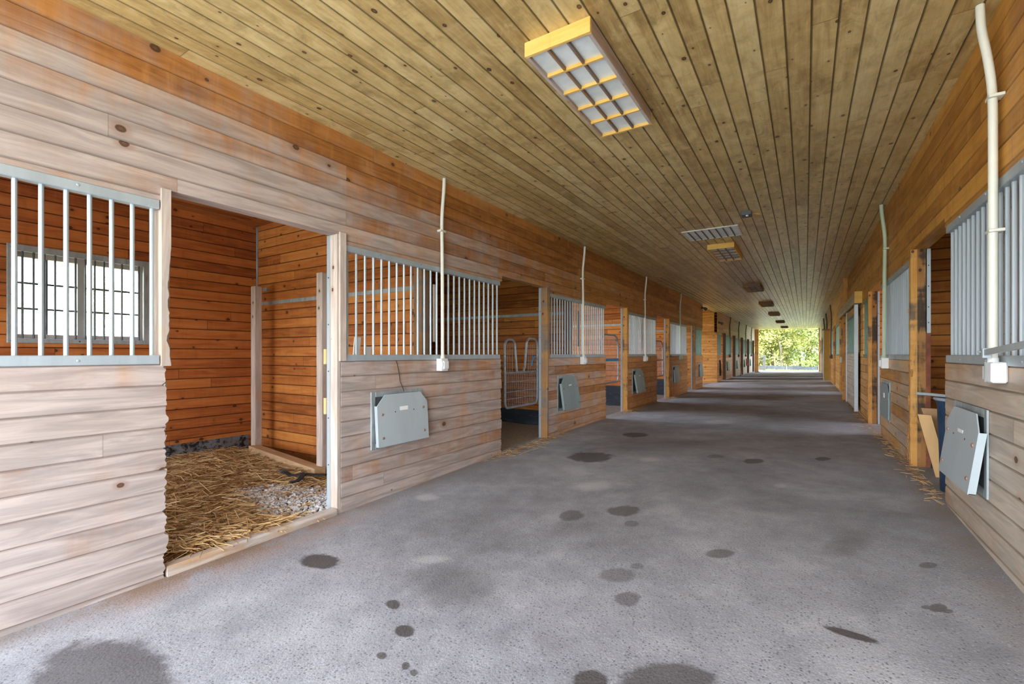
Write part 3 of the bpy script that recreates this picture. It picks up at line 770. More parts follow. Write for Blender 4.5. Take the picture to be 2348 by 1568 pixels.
# ------------------------------------------------------------------ conduits with socket boxes
def conduit(X, sgn, y, label, group, mat, r=.021, lean=.03, thick=True, box='white', ztop=ZC, zbox=1.19, facing=-1):
    t = thing('electrical_conduit', label, 'conduit', (X+sgn*.05, y, zbox-.07), group)
    xw = X+sgn*(r+.012)
    pts = [(xw+sgn*.04, y-.005, ztop-.001), (xw+sgn*.034, y-.004, ztop-.12), (xw+sgn*.012, y-.002, ztop-.30), (xw, y, ztop-.45), (xw+sgn*.005, y, 2.4), (xw+sgn*.010, y, 1.9), (xw+sgn*.012, y, zbox+.06)]
    # smooth the run
    sm = []
    for i in range(len(pts)-1):
        a, b = Vector(pts[i]), Vector(pts[i+1])
        for k in range(4):
            sm.append(a.lerp(b, k/4))
    sm.append(Vector(pts[-1]))
    for _ in range(3): sm = [sm[0]]+[(sm[i-1]+sm[i]*2+sm[i+1])/4 for i in range(1, len(sm)-1)]+[sm[-1]]
    MB().tube(sm, r, 12).build('pipe', M[mat], t)
    st = MB(); st.tube([(xw+sgn*.012, y, zbox+.055), (xw+sgn*.012, y, zbox+.085)], r+.007, 12); st.build('coupling', M[mat], t)
    for z in (2.62,):
        s2 = MB(); s2.box(min(X, xw+sgn*(r+.004)), max(X, xw+sgn*(r+.004)), y-r-.022, y+r+.022, z-.011, z+.011, .002); s2.build('strap', M[mat], t)
    xa, xb = sorted((X+sgn*.001, X+sgn*.075))
    bx = MB().box(xa, xb, y-.055, y+.055, zbox-.075, zbox+.06, .006).build('socket_box', M[box], t)
    xc, xd = sorted((X+sgn*.075, X+sgn*.10))
    cv = MB().box(xc, xd, y-.042, y+.042, zbox-.055, zbox+.035, .008).build('cover', M[box], t)
    sp = MB(); sp.box(min(xc, xd)+.002, max(xc, xd)-.004, y-.06, y-.046, zbox-.03, zbox+.02, .004); sp.build('latch', M[box], t)
    return t
CY = [3.80+P*k for k in range(4)]
conduit(XL, 1, CY[0], 'cream bent conduit with white socket box, nearest on the left wall', 'conduits on the left wall', 'conduit', .019)
conduit(XL, 1, CY[1], 'cream conduit with white socket box, second along the left wall', 'conduits on the left wall', 'conduit', .019)
conduit(XL, 1, CY[2], 'slim cream conduit with socket box, third along the left wall', 'conduits on the left wall', 'conduit', .018)
conduit(XL, 1, CY[3], 'greenish conduit, fourth along the left wall, beside the last near grille', 'conduits on the left wall', 'conduit_g', .020, box='conduit_g')
for i, y in enumerate((26.2, 29.95, 33.7, 37.4)):
    conduit(XL, 1, y, 'dark far conduit, %s beyond the cross passage on the left wall' % NTH[i], 'far conduits on the left wall', 'conduit_d', .026, box='conduit_d')
conduit(XR, -1, 7.43, 'pale green conduit with socket box, on the right wall over the second grille', 'conduits on the right wall', 'conduit_g', .021, box='white')
for i, y in enumerate((21.6, 26.0, 29.5)):
    conduit(XR, -1, y, 'thin dark far conduit on the right wall, %s beyond the sliding door' % NTH[i], 'far conduits on the right wall', 'conduit_d', .024, box='conduit_d')
# the thick one at the right edge
t = thing('electrical_conduit', 'thick white conduit with large white socket box at the right edge', 'conduit', (XR-.05, 3.44, 1.14), 'conduits on the right wall')
pts = [(XR-.085, 3.46, ZC-.002), (XR-.082, 3.458, 3.05), (XR-.06, 3.45, 2.9), (XR-.042, 3.443, 2.72), (XR-.040, 3.44, 2.55), (XR-.040, 3.44, 2.2), (XR-.040, 3.44, 1.8), (XR-.040, 3.44, 1.26)]
sm = []
for i in range(len(pts)-1):
    for k in range(5): sm.append(Vector(pts[i]).lerp(Vector(pts[i+1]), k/5))
sm.append(Vector(pts[-1]))
for _ in range(4): sm = [sm[0]]+[(sm[i-1]+sm[i]*2+sm[i+1])/4 for i in range(1, len(sm)-1)]+[sm[-1]]
MB().tube(sm, .0195, 16).build('pipe', M['conduit'], t)
MB().cyl((XR-.04, 3.44, 1.255), (XR-.04, 3.44, 1.278), .023, 16).build('coupling', M['white'], t)
for z in (2.66, 1.95):
    MB().box(XR-.063, XR-.001, 3.405, 3.475, z-.008, z+.008, .002).build('strap', M['conduit'], t)
MB().box(XR-.066, XR-.002, 3.362, 3.455, 1.148, 1.256, .008).build('socket_box', M['white'], t)
MB().box(XR-.068, XR-.002, 3.456, 3.468, 1.146, 1.258, .003).build('gasket', M['galv_dull'], t)
MB().prism([(XR-.015, 3.469, 1.165), (XR-.062, 3.469, 1.165), (XR-.062, 3.469, 1.235), (XR-.015, 3.469, 1.235)], (.002, .06, -.004)).build('flap_cover', M['white'], t)
MB().tube([(XR-.035, 3.52, 1.205), (XR-.035, 3.55, 1.20), (XR-.035, 3.58, 1.19)], [.012, .010, .006], 8).build('red_plug', M['red'], t)

# hinged bar beside it
t = thing('hinged_bar', 'galvanized hinged bar with clamp, folded over the right edge socket box', 'hinged bar', (XR-.06, 3.42, 1.30))
d = (Vector((.765, 2.74, 1.335))-Vector((XR-.07, 3.44, 1.303))).normalized()
MB().tube([Vector((XR-.068, 3.475, 1.306)), Vector((XR-.068, 3.475, 1.306))+d*.22], .014, 4).build('clamp', M['galv'], t)
p0 = Vector((XR-.078, 3.41, 1.290)); up = Vector((0, 0, .030)); sd = Vector((-.010, 0, 0))
MB().prism([p0, p0+up, p0+up+sd, p0+sd], d*1.35).build('arm', M['galv'], t)
MB().cyl((XR-.10, 3.43, 1.31), (XR-.01, 3.43, 1.31), .007, 10).build('pin', M['galv_dull'], t)
MB().box(XR-.095, XR-.061, 3.375, 3.392, 1.278, 1.330, .002).build('bracket', M['galv'], t)

# ------------------------------------------------------------------ feed hatches
def feed(X, sgn, y0, label, group, w=.66, z0=.42, z1=.95, tilt0=.045, tilt1=.075, shift=.03, detail=True, mat='feed'):
    """frame on the boards, loose lid standing off in front; sgn=+1 on the left wall"""
    t = thing('feed_hatch', label, 'feed hatch', (X+sgn*.02, y0+w/2, z0), group)
    y1 = y0+w
    def bx(mb, a, b, ya, yb, za, zb, c=.003):
        lo, hi = sorted((X+sgn*a, X+sgn*b)); return mb.box(lo, hi, ya, yb, za, zb, c)
    mb = MB(); bx(mb, .0005, .012, y0, y0+.05, z0, z1); bx(mb, .0005, .012, y1-.05, y1, z0, z1); bx(mb, .0005, .012, y0+.05, y1-.05, z0, z0+.05); bx(mb, .0005, .012, y0+.05, y1-.05, z1-.05, z1)
    mb.build('frame', M['galv_dull'], t)
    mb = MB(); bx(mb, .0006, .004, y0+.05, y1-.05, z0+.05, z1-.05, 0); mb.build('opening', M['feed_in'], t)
    # lid: folded sheet with clipped top corners
    ya, yb = y0+shift, y1+shift; za, zb = z0+.025, z1-.03; c = .10
    poly = [(ya, za), (yb, za), (yb, zb-c), (yb-c, zb), (ya+c, zb), (ya, zb-c)]
    off = lambda z, e=0: X+sgn*(tilt1+(tilt0-tilt1)*(z-za)/(zb-za)+e)
    mb = MB(); fr = [(off(z, .004), y, z) for (y, z) in poly]
    mb.prism(fr, (-sgn*.006, 0, 0)); lid = mb.build('lid', M[mat], t)
    mb = MB()
    for (i, j) in ((0, 1), (1, 2), (5, 0)):
        (a, b), (c_, d_) = poly[i], poly[j]
        mb.prism([(off(b, -.002), a, b), (off(d_, -.002), c_, d_), (off(d_, -.032), c_, d_), (off(b, -.032), a, b)], (0, .004 if i != 0 else 0, .0 if i != 0 else .004))
    mb.build('folded_rim', M[mat], lid)
    if detail:
        for (yy, zz) in ((ya+.06, zb-.18), (yb-.06, zb-.16), (ya+.06, za+.08), (yb-.06, za+.08)):
            MB().tube([(off(zz, .004), yy, zz), (off(zz, .009), yy, zz), (off(zz, .012), yy, zz)], [.013, .012, .006], 12).build('bolt', M['bolt'], lid)
        for yy in (ya+w*.33, ya+w*.70):
            MB().cyl((off(zb-.17, .003), yy, zb-.17), (off(zb-.17, .0055), yy, zb-.17), .006, 8).build('hole', M['black'], lid)
        MB().box(*sorted((off(zb-.13, .003), off(zb-.13, .006))), ya+w*.42, ya+w*.58, zb-.185, zb-.125).build('label_plate', M['label'], lid)
    return t
feed(XL, 1, 2.857, 'pale grey feed hatch with rusty bolts, large on the nearest left stall front', 'feed hatches on the left')
feed(XL, 1, 6.60, 'grey feed hatch hanging crooked below the second conduit on the left', 'feed hatches on the left', mat='feed_old', tilt1=.12, w=.62, z0=.38)
feed(XL, 1, 10.36, 'grey round-shouldered feed hatch below the third conduit on the left', 'feed hatches on the left', mat='feed_old', tilt1=.13, w=.64, z0=.38)
feed(XL, 1, 14.15, 'faint grey feed hatch below the fourth conduit on the left', 'feed hatches on the left', w=.62, detail=False, mat='feed_old')
feed(XL, 1, 18.05, 'narrow-looking grey feed hatch beside the cross passage', 'feed hatches on the left', w=.6, detail=False, mat='feed_old')
for i, y in enumerate((25.3, 29.1, 33.0, 36.7)):
    feed(XL, 1, y, 'small dark feed hatch, %s beyond the cross passage on the left' % NTH[i], 'far feed hatches on the left', w=.6, detail=False, mat='teal')
feed(XR, -1, 3.66, 'scratched grey feed hatch leaning open on the right wall, nearest the camera', 'feed hatches on the right', w=.68, z0=.47, z1=.98, tilt0=.035, tilt1=.095, shift=-.03)
feed(XR, -1, 7.26, 'grey-green feed hatch low on the right wall, past the blue bin', 'feed hatches on the right', w=.72, z0=.46, z1=.95, tilt0=.02, tilt1=.02, shift=0, mat='feed_old')

# black wire dangling above the first feed hatch
mb = MB(); mb.tube([(XL+.010, 3.16, 1.235), (XL+.012, 3.175, 1.20), (XL+.008, 3.20, 1.12), (XL+.014, 3.21, 1.03), (XL+.010, 3.25, .965), (XL+.014, 3.26, .93)], .003, 6)
tag(mb.build('hanging_wire', M['rub'], loc=(XL, 3.2, 1.235)), 'thin black wire dangling from the grille above the pale feed hatch', 'wire')

# ------------------------------------------------------------------ ceiling lights
def ceiling_light(y0, label, x0=-1.435, x1=-1.01, L=1.24, simple=False, wood_m='lightbox'):
    t = thing('ceiling_light', label, 'ceiling light', ((x0+x1)/2, y0+L/2, ZC), 'lights down the middle of the ceiling')
    z0, z1 = ZC-.088, ZC-.0005; th = .022
    for (a, b, nm) in ((y0, y0+th, 'end_board'), (y0+L-th, y0+L, 'end_board')):
        MB().box(x0, x1, a, b, z0, z1, .002).build(nm, M[wood_m], t)
    for (a, b) in ((x0, x0+th), (x1-th, x1)):
        MB().box(a, b, y0+th, y0+L-th, z0, z1, .002).build('side_board', M['plank_y' if not simple else wood_m], t)
    MB().box(x0+th, x1-th, y0+th, y0+L-th, z0+.022, z0+.03).build('diffuser', M['diffuser'], t)
    for i in (1, 2):
        x = x0+th+(x1-x0-2*th)*i/3; MB().box(x-.007, x+.007, y0+th, y0+L-th, z0+.001, z0+.022).build('long_slat', M['post_brown'], t)  # long slats take browner wood: their shade is painted into the colour
    for i in (1, 2, 3, 4):
        y = y0+th+(L-2*th)*i/5; MB().box(x0+th, x1-th, y-.008, y+.008, z0, z0+.0215).build('cross_slat', M['post_brown' if simple else 'lightbox'], t)
    MB().box(x0+.05, x1-.05, y0+.05, y0+L-.05, z0+.045, z1).build('tray', M['white'], t)
    return t
ceiling_light(2.40, 'large pine box light with milky gridded panel, nearest overhead')
LL = [(8.55, 'pine box light with gridded panel beside the flush slatted panel'), (13.85, 'third box light along the ceiling, dark with a brown front'),
      (18.9, 'fourth box light along the ceiling, dark and small'), (24.0, 'fifth box light along the ceiling, far off'),
      (30.1, 'sixth box light along the ceiling, tiny and far off'), (36.4, 'last box light, right above the far opening')]
for (y, l) in LL: ceiling_light(y, l, simple=True, wood_m='lightbox' if y < 10 else 'post_brown')
# flush slatted panel
t = thing('ceiling_panel', 'flush pale slatted light panel set in the ceiling before the second box light', 'light panel', (-1.22, 7.76, ZC))
x0, x1, y0, y1 = -1.6, -.85, 7.45, 8.06
MB().box(x0, x1, y0, y1, ZC-.008, ZC-.0005).build('diffuser', M['diffuser'], t)
mb = MB(); mb.box(x0-.02, x1+.02, y0-.02, y0, ZC-.014, ZC-.0005); mb.box(x0-.02, x1+.02, y1, y1+.02, ZC-.014, ZC-.0005); mb.box(x0-.02, x0, y0, y1, ZC-.014, ZC-.0005); mb.box(x1, x1+.02, y0, y1, ZC-.014, ZC-.0005)
mb.build('frame', M['conduit'], t)
for i in range(7):
    x = x0+.07+i*(x1-x0-.16)/6; MB().box(x-.007, x+.007, y0, y1, ZC-.018, ZC-.008).build('slat', M['bar_dark'], t)
# broken fitting
t = thing('broken_fitting', 'broken ceiling box with a splintered board, right of the flush light panel', 'ceiling fitting', (-.66, 6.9, ZC))
MB().box(-.72, -.60, 6.78, 6.93, ZC-.055, ZC+.004, .004).build('box', M['bar_dark'], t)
mb = MB(); mb.prism([(-.72, 6.93, ZC-.0005), (-.58, 6.93, ZC-.0005), (-.50, 7.02, ZC-.0005), (-.56, 7.16, ZC-.0005), (-.62, 7.08, ZC-.0005), (-.71, 7.20, ZC-.0005)], (0, 0, -.02)); mb.build('splintered_board', M['fresh'], t)
MB().tube([(-.66, 6.80, ZC-.057), (-.64, 6.79, ZC-.065)], .012, 8).build('wire_nut', M['white'], t)

# ------------------------------------------------------------------ first stall fittings
t = thing('stall_rail', 'thin metal strip along the orange partition of the straw-floored stall', 'metal strip', (-5.2, 3.72, 2.02))
yp = .015+P-.025
MB().box(-6.78, -3.64, yp-.012, yp-.0005, 2.0, 2.05, .002).build('strip', M['galv_dull'], t)
MB().box(-6.792, -6.762, yp-.02, yp-.0005, 2.06, ZC-.03, .002).build('corner_strip', M['galv_dull'], t)
MB().box(-6.60, -6.50, yp-.025, yp-.0005, 2.20, 2.25, .002).build('corner_tab', M['galv_dull'], t)
yq = .015+2*P-.025
for i, k in enumerate((2, 3, 4)):
    yq = .015+P*k-.025
    mb = MB(); mb.box(-6.78, -3.64, yq-.012, yq-.0005, 2.0, 2.05, .002)
    tag(mb.build('stall_rail', M['galv_dull'], loc=(-5.2, yq, 2.02)), 'thin metal strip on the partition inside the %s left stall' % NTH[k-1], 'metal strip', 'metal strips in the farther stalls')
tag(MB().box(-6.40, -6.30, 3.42, 3.52, -.10, 2.22, .006).build('stall_post', M['plank_z'] if 'plank_z' in M else M['post_pale'], loc=(-6.35, 3.47, -.1)), 'square timber post in the back corner of the straw-floored stall', 'post', 'posts by the orange partition')
tag(MB().box(-4.59, -4.49, 3.17, 3.27, -.10, 2.20, .006).build('stall_post', M['post_pale'], loc=(-4.54, 3.22, -.1)), 'square timber post at the front of the orange partition, just inside the doorway', 'post', 'posts by the orange partition')
mb = MB(); a = Vector((-6.33, 3.42, -.10)); b = Vector((-4.45, 3.12, -.10)); dr = (b-a).normalized(); nrm = Vector((-dr.y, dr.x, 0))*.06
mb.prism([a-nrm, a+nrm, a+nrm+Vector((0, 0, .16)), a-nrm+Vector((0, 0, .16))], b-a)
tag(mb.build('floor_timber', M['plank_x'], loc=(-5.4, 3.2, -.1)), 'heavy timber lying along the foot of the orange partition', 'timber')
# kick plate at the foot of the back wall
mb = MB(); mb.box(-6.799, -6.785, .1, 3.60, -.08, .14, .003)
tag(mb.build('kick_plate', M['kick'], loc=(-6.79, 1.8, -.08)), 'stained grey kick plate along the foot of the back wall behind the straw', 'kick plate')
mb = MB()
for k, (y, mm) in enumerate(((7.43, 'second'), (11.17, 'third'), (14.9, 'fourth'))):
    mb = MB(); yk = .015+P*(k+2)-.025
    mb.box(-6.7, -3.66, yk-.025, yk-.013, -.02, .26 if k == 0 else .5, .003)
    tag(mb.build('rubber_mat', M['mat'], loc=(-5.2, yk, 0)), 'dark rubber kick mat on the partition foot inside the %s left stall' % mm, 'rubber mat', 'kick mats in the left stalls')
# yellow blocks on the doorway post and hooks
t = thing('latch_block', 'small yellow wooden latch block inside the straw-floored doorway, upper one', 'latch block', (XL-.16, 2.53, 1.30))
MB().box(XL-.165, XL-.135, 2.49, 2.52, 1.21, 1.34, .003).build('block', M['fresh'], t)
t2 = thing('latch_block', 'small yellow wooden latch block inside the straw-floored doorway, lower one', 'latch block', (XL-.16, 2.53, .85))
MB().box(XL-.165, XL-.135, 2.49, 2.52, .78, .92, .003).build('block', M['fresh'], t2)
# battens on grilles in front of the partition ends, partition end posts
for k in range(3):
    y = .015+P*(k+1)
    mb = MB(); mb.box(-3.62, -3.50, y-.06, y+.06, -.1, ZC-.02, .005)
    o = struct('trim_%d' % (4+k), mb, M['post_brown'])
    mb = MB(); mb.box(XL-.062, XL-.042, y+.005, y+.055, 1.43, 2.05, .003)
    tag(mb.build('batten', M['post_pale'], loc=(XL-.05, y, 1.43)), 'pale wooden batten behind the bars beside the %s left conduit' % NTH[k], 'batten', 'battens on the left grilles')
for k in range(2):
    y = 3.56+.0+P*k
    mb = MB(); mb.box(XR+.042, XR+.062, y-.06, y+.0, 1.44, 2.06, .003)
    tag(mb.build('batten', M['card'], loc=(XR+.05, y, 1.44)), ('reddish wooden batten behind the bars right of the thick white conduit', 'wooden batten behind the bars of the second right grille')[k], 'batten', 'battens on the right grilles')
    yy = .015+P*(k+1); mb = MB(); mb.box(1.02, 1.14, yy-.06, yy+.06, -.1, ZC-.02, .005); struct('trim_%d' % (7+k), mb, M['post_brown'])
# white boards leaning in the first stall
for i in range(3):
    mb = MB(); y = 2.86+.125*i; 
    mb.prism([(-3.74, y, .1), (-3.74, y+.07, .1), (-3.725, y+.07, .1), (-3.725, y, .1)], (.10, .06, 1.36-.09*i))
    tag(mb.build('white_board', M['white'], loc=(-3.74, y, .1)), ('tallest white board leaning behind the bars at the left end of the conduit-crossed grille', 'middle white board of the three leaning behind the conduit-crossed grille', 'shortest white board of the three leaning behind the conduit-crossed grille')[i], 'board', 'white boards leaning inside the first stall')
# black halter on the straw
t = thing('halter', 'black webbing halter dropped on the straw and gravel', 'halter', (-4.45, 2.85, .02))
def ribbon(pts, w, h):
    mb = MB(); pts = [Vector(p) for p in pts]; rows = []
    for i, p in enumerate(pts):
        d = (pts[min(i+1, len(pts)-1)]-pts[max(i-1, 0)]).normalized(); s = Vector((-d.y, d.x, 0))*w/2
        rows.append([p-s, p+s, p+s+Vector((0, 0, h)), p-s+Vector((0, 0, h))])
    mb.v = [tuple(q) for r in rows for q in r]
    for i in range(len(rows)-1):
        for k in range(4): mb.f.append((i*4+k, i*4+(k+1) % 4, (i+1)*4+(k+1) % 4, (i+1)*4+k))
    mb.f += [(3, 2, 1, 0), tuple(len(mb.v)-4+k for k in range(4))]
    return mb
ribbon([(-4.72, 2.86, .03), (-4.60, 2.83, .045), (-4.52, 2.82, .03), (-4.45, 2.86, .035), (-4.38, 2.92, .04), (-4.30, 2.98, .03), (-4.22, 3.03, .03)], .045, .014).build('noseband', M['black'], t)
ribbon([(-4.43, 2.89, .05), (-4.36, 2.86, .05), (-4.30, 2.80, .04), (-4.26, 2.73, .03), (-4.27, 2.66, .03)], .045, .014).build('cheek_strap', M['black'], t)
MB().tube([(-4.72+.035*math.cos(a*.7), 2.86+.035*math.sin(a*.7), .055) for a in range(9)], .007, 6, closed=True).build('ring', M['bar_dark'], t)

# ------------------------------------------------------------------ straw and gravel (uncountable)
def in_poly(x, y, poly):
    c = False; j = len(poly)-1
    for i in range(len(poly)):
        xi, yi = poly[i]; xj, yj = poly[j]
        if (yi > y) != (yj > y) and x < (xj-xi)*(y-yi)/(yj-yi)+xi: c = not c
        j = i
    return c
GRAV = [(-4.75, 2.35), (-4.55, 2.72), (-4.25, 2.78), (-3.9, 3.0), (-3.46, 3.05), (-3.44, 2.2), (-3.62, 2.08), (-3.9, 2.12), (-4.25, 2.2), (-4.5, 2.2)]
def straw_obj(name, label, n, sampler, zfun, lmin, lmax, rad, seed):
    rnd = random.Random(seed); mb = MB(); tone = []
    for _ in range(n):
        x, y = sampler(rnd)
        L = lmin+(lmax-lmin)*rnd.random()**1.6; a = rnd.gauss(.9, .9) if rnd.random() < .7 else rnd.random()*math.pi
        tl = rnd.gauss(0, .16); z = zfun(x, y)+rnd.random()**2*.055+.006
        d = Vector((math.cos(a)*math.cos(tl), math.sin(a)*math.cos(tl), math.sin(tl)))
        bend = Vector((rnd.gauss(0, .12), rnd.gauss(0, .12), rnd.gauss(.03, .07)))*L
        p = Vector((x, y, z)); pts = [p-d*L/2, p+bend*.5, p+d*L/2]
        pts = [Vector((q.x, q.y, max(q.z, zfun(x, y)+.002))) for q in pts]
        k0 = len(mb.v); mb.tube(pts, rad*(.7+.6*rnd.random()), 3, cap=False)
        tn = min(1, max(0, rnd.gauss(.48, .25))); tone += [tn]*(len(mb.v)-k0)
    mb.tone = tone
    o = mb.build(name, M['straw'], smooth=0)
    return tag(o, label, 'straw', kind='stuff')
def s1(rnd):
    while True:
        x = -3.44-3.3*rnd.random()**1.25; y = .75+2.6*rnd.random()
        if y > 3.36-(x+6.4)*.16 or (x > -3.72 and not 1.42 < y < 2.4): continue
        if in_poly(x, y, GRAV) and rnd.random() > .10: continue
        return x, y
zs = lambda x, y: -.05+.02*mnoise.noise(Vector((x*1.5, y*1.5, 3)))+.03*max(0, 1-abs(y-1.5))
straw_obj('straw_bedding', 'golden straw bedding strewn over the first left stall floor', 11000, s1, zs, .08, .42, .0026, 5)
def s2(rnd): return XR-.02-abs(rnd.gauss(0, .05)), 4.6+rnd.random()**1.3*9
straw_obj('straw_litter', 'loose straw litter along the foot of the right wall', 500, s2, zf, .03, .12, .0018, 6)
def s3(rnd): return XL+.02+abs(rnd.gauss(0, .12)), rnd.choice((6.1, 9.9, 13.6, 5.2))+rnd.gauss(0, .35)
straw_obj('straw_litter', 'loose straw litter outside the farther left doorways', 500, s3, zf, .04, .16, .002, 8)
mb = MB(); rnd = random.Random(9); cnt = 0
while cnt < 2600:
    x = -4.8+1.4*rnd.random(); y = 2.0+1.1*rnd.random()
    if not in_poly(x, y, GRAV): continue
    r = .006+.012*rnd.random()**2; cnt += 1
    mb.blob((x, y, -.045+rnd.random()*.012+r*.4), (r*1.3, r, r*.8), cnt, .5, 1)
tag(mb.build('gravel', M['stone'], smooth=0), 'pale grey gravel patch inside the straw-floored doorway', 'gravel', kind='stuff')

# ------------------------------------------------------------------ stall gates
def arc(cx, cz, r, a0, a1, n=8): return [(cx+r*math.cos(R(a0+(a1-a0)*i/n)), cz+r*math.sin(R(a0+(a1-a0)*i/n))) for i in range(n+1)]
def to3(pts, X): return [(X, y, z) for (y, z) in pts]
t = thing('stall_gate', 'tubular yoke gate with U-shaped dip in the second left doorway', 'stall gate', (-3.50, 5.83, .50), 'stall gates')
X = -3.52
out = arc(5.44, .62, .08, 180, 270) + arc(6.20, .62, .08, 270, 360) + arc(6.17, 1.42, .11, 0, 90) + arc(6.05, 1.43, .10, 90, 180) + [(5.90, 1.10)] + arc(5.83, 1.08, .05, 360, 270, 4) + arc(5.72, 1.08, .05, 270, 180, 4) + [(5.63, 1.38)] + arc(5.53, 1.40, .10, 0, 90) + arc(5.46, 1.40, .10, 90, 180)
MB().tube(to3(out, X), .017, 10, closed=True).build('tube_frame', M['gate'], t)
MB().cyl((X, 5.36, 1.03), (X, 6.28, 1.03), .013, 10).build('mid_rail', M['gate'], t)
for i in range(17):
    y = 5.41+i*.052; MB().cyl((X, y, .545), (X, y, 1.03), .0035, 6).build('wire', M['gate'], t)
for z in (.66, .76, .90): MB().cyl((X, 5.36, z), (X, 6.28, z), .0035, 6).build('cross_wire', M['gate'], t)
for y in (5.43, 5.49, 5.55, 6.00, 6.06, 6.12, 6.18): MB().cyl((X, y, 1.03), (X, y, 1.44), .003, 6).build('wire', M['gate'], t)
MB().tube([(X+.02, 6.06, 1.12), (X+.025, 6.08, 1.2), (X+.02, 6.12, 1.24), (X+.02, 6.17, 1.26)], .012, 6).build('blue_tie', M['blue'], t)
for z in (.75, 1.35): MB().tube([(X, 6.28, z), (X+.02, 6.29, z), (X+.02, 6.31, z)], .009, 6).build('hinge', M['gate'], t)

def arch_gate(y0, y1, z0, z1, label, tie):
    t = thing('stall_gate', label, 'stall gate', (-3.5, (y0+y1)/2, z0), 'stall gates')
    r = .16
    out = arc(y0+.1, z0+.1, .1, 180, 270) + arc(y1-.1, z0+.1, .1, 270, 360) + arc(y1-.25, z1-.25, .25, 0, 90) + arc(y0+.25, z1-.25, .25, 90, 180)
    MB().tube(to3(out, X), .018, 10, closed=True).build('tube_frame', M['gate'], t)
    n = int((y1-y0)/.085)
    for i in range(1, n):
        y = y0+(y1-y0)*i/n; e = max(0, .25-min(y-y0, y1-y)); top = z1-.25+math.sqrt(max(0, .0625-e*e))
        MB().cyl((X, y, z0), (X, y, top-.005), .0035, 6).build('wire', M['gate'], t)
    for z in (z0+.14, z0+.28, z0+.42, z0+.75): MB().cyl((X, y0, z), (X, y1, z), .0035, 6).build('cross_wire', M['gate'], t)
    if tie: MB().box(X-.02, X+.02, y0+.02, y1-.02, 1.14, 1.20, .008).build('blue_strap', M['blue'], t)
    else: MB().box(X-.02, X+.02, y0+.02, y1-.02, 1.10, 1.14, .008).build('mid_rail', M['gate'], t)
    for z in (z0+.2, z1-.35): MB().tube([(X, y1, z), (X+.02, y1+.015, z), (X+.02, y1+.03, z)], .009, 6).build('hinge', M['gate'], t)
arch_gate(8.90, 9.96, .68, 1.70, 'arched tubular gate with a blue strap in the third left doorway', True)
arch_gate(12.72, 13.76, .66, 1.66, 'arched tubular gate with wire panel in the fourth left doorway', False)
mb = MB(); mb.tube([(-3.40, 13.7, 1.20), (-3.32, 13.78, 1.22), (-3.31, 13.86, 1.24), (-3.32, 13.9, 1.23)], .018, 8)
tag(mb.build('tie_rope', M['blue'], loc=(-3.32, 13.8, 1.2)), 'short blue rope tied round the post of the fourth left doorway', 'rope')

# ------------------------------------------------------------------ right doorway: bin, leaning boards
bx_, by_ = 1.055, 5.02; zb_ = zf(XR, by_)-.02
t = thing('plastic_bin', 'tall navy blue plastic bin standing in the nearest right doorway', 'bin', (bx_, by_, zb_))
prof = [(.13, 0), (.135, .015), (.14, .30), (.148, .55), (.152, .70), (.160, .73), (.160, .75)]
mb = MB(); n = 28
mb.v = [(bx_+r*math.cos(2*math.pi*k/n), by_+r*math.sin(2*math.pi*k/n), zb_+z) for (r, z) in prof for k in range(n)]
for i in range(len(prof)-1):
    for k in range(n): mb.f.append((i*n+k, i*n+(k+1) % n, (i+1)*n+(k+1) % n, (i+1)*n+k))
mb.f.append(tuple(reversed(range(n)))); mb.build('body', M['navy'], t)
MB().tube([(bx_+.163*math.cos(a*math.pi/16), by_+.163*math.sin(a*math.pi/16), zb_+.755) for a in range(32)], .013, 8, closed=True).build('pale_rim', M['galv'], t)
mb = MB(); mb.tube([(bx_, by_, zb_+.752), (bx_, by_, zb_+.775)], [.15, .14], 24); mb.build('lid', M['navy'], t)
MB().tube([(bx_-.10, by_-.10, zb_+.785), (bx_-.2, by_-.02, zb_+.79), (bx_-.27, by_+.03, zb_+.79)], .012, 8).build('lid_handle', M['galv'], t)
mb = MB(); a = Vector((.985, 5.50, zf(XR, 5.5)-.03)); b_ = Vector((.845, 5.42, .76))
mb.prism([a, a+Vector((.085, -.03, 0)), a+Vector((.09, 0, .0)), a+Vector((.004, .03, 0))], b_-a)
tag(mb.build('leaning_board', M['fresh'], loc=tuple(a)), 'narrow fresh pine board leaning out beside the blue bin', 'board', 'boards beside the blue bin')
mb = MB(); a = Vector((1.06, 5.62, zf(XR, 5.6)-.03)); b_ = Vector((.90, 5.62, .80))
mb.prism([a, a+Vector((.14, -.02, 0)), a+Vector((.145, .0, 0)), a+Vector((.005, .02, 0))], b_-a)
tag(mb.build('leaning_board', M['card'], loc=tuple(a)), 'wider brown board leaning behind the fresh pine one', 'board', 'boards beside the blue bin')

# ------------------------------------------------------------------ sliding door and its track
t = thing('sliding_door', 'boarded sliding door with a green-barred window on the right wall', 'sliding door', (XR-.06, 12.0, .2))
x0, x1 = XR-.085, XR-.035; y0, y1 = 10.92, 13.1; zb_ = .20; zt_ = 2.24
mb = MB(); planks(mb, 'X', x0+.005, -1, .04, y0+.05, y1-.05, zb_+.03, 1.30); planks(mb, 'X', x0+.005, -1, .04, y0+.05, y0+.25, 1.30, zt_-.03); planks(mb, 'X', x0+.005, -1, .04, y1-.25, y1-.05, 1.30, zt_-.03); planks(mb, 'X', x0+.005, -1, .04, y0+.25, y1-.25, 2.08, zt_-.03)
mb.build('board_panel', M['wall_r'], t)
MB().box(x0-.012, x1, y0, y0+.05, zb_, zt_, .003).build('steel_stile', M['galv'], t)
MB().box(x0-.012, x1, y1-.05, y1, zb_, zt_, .003).build('steel_stile', M['galv'], t)
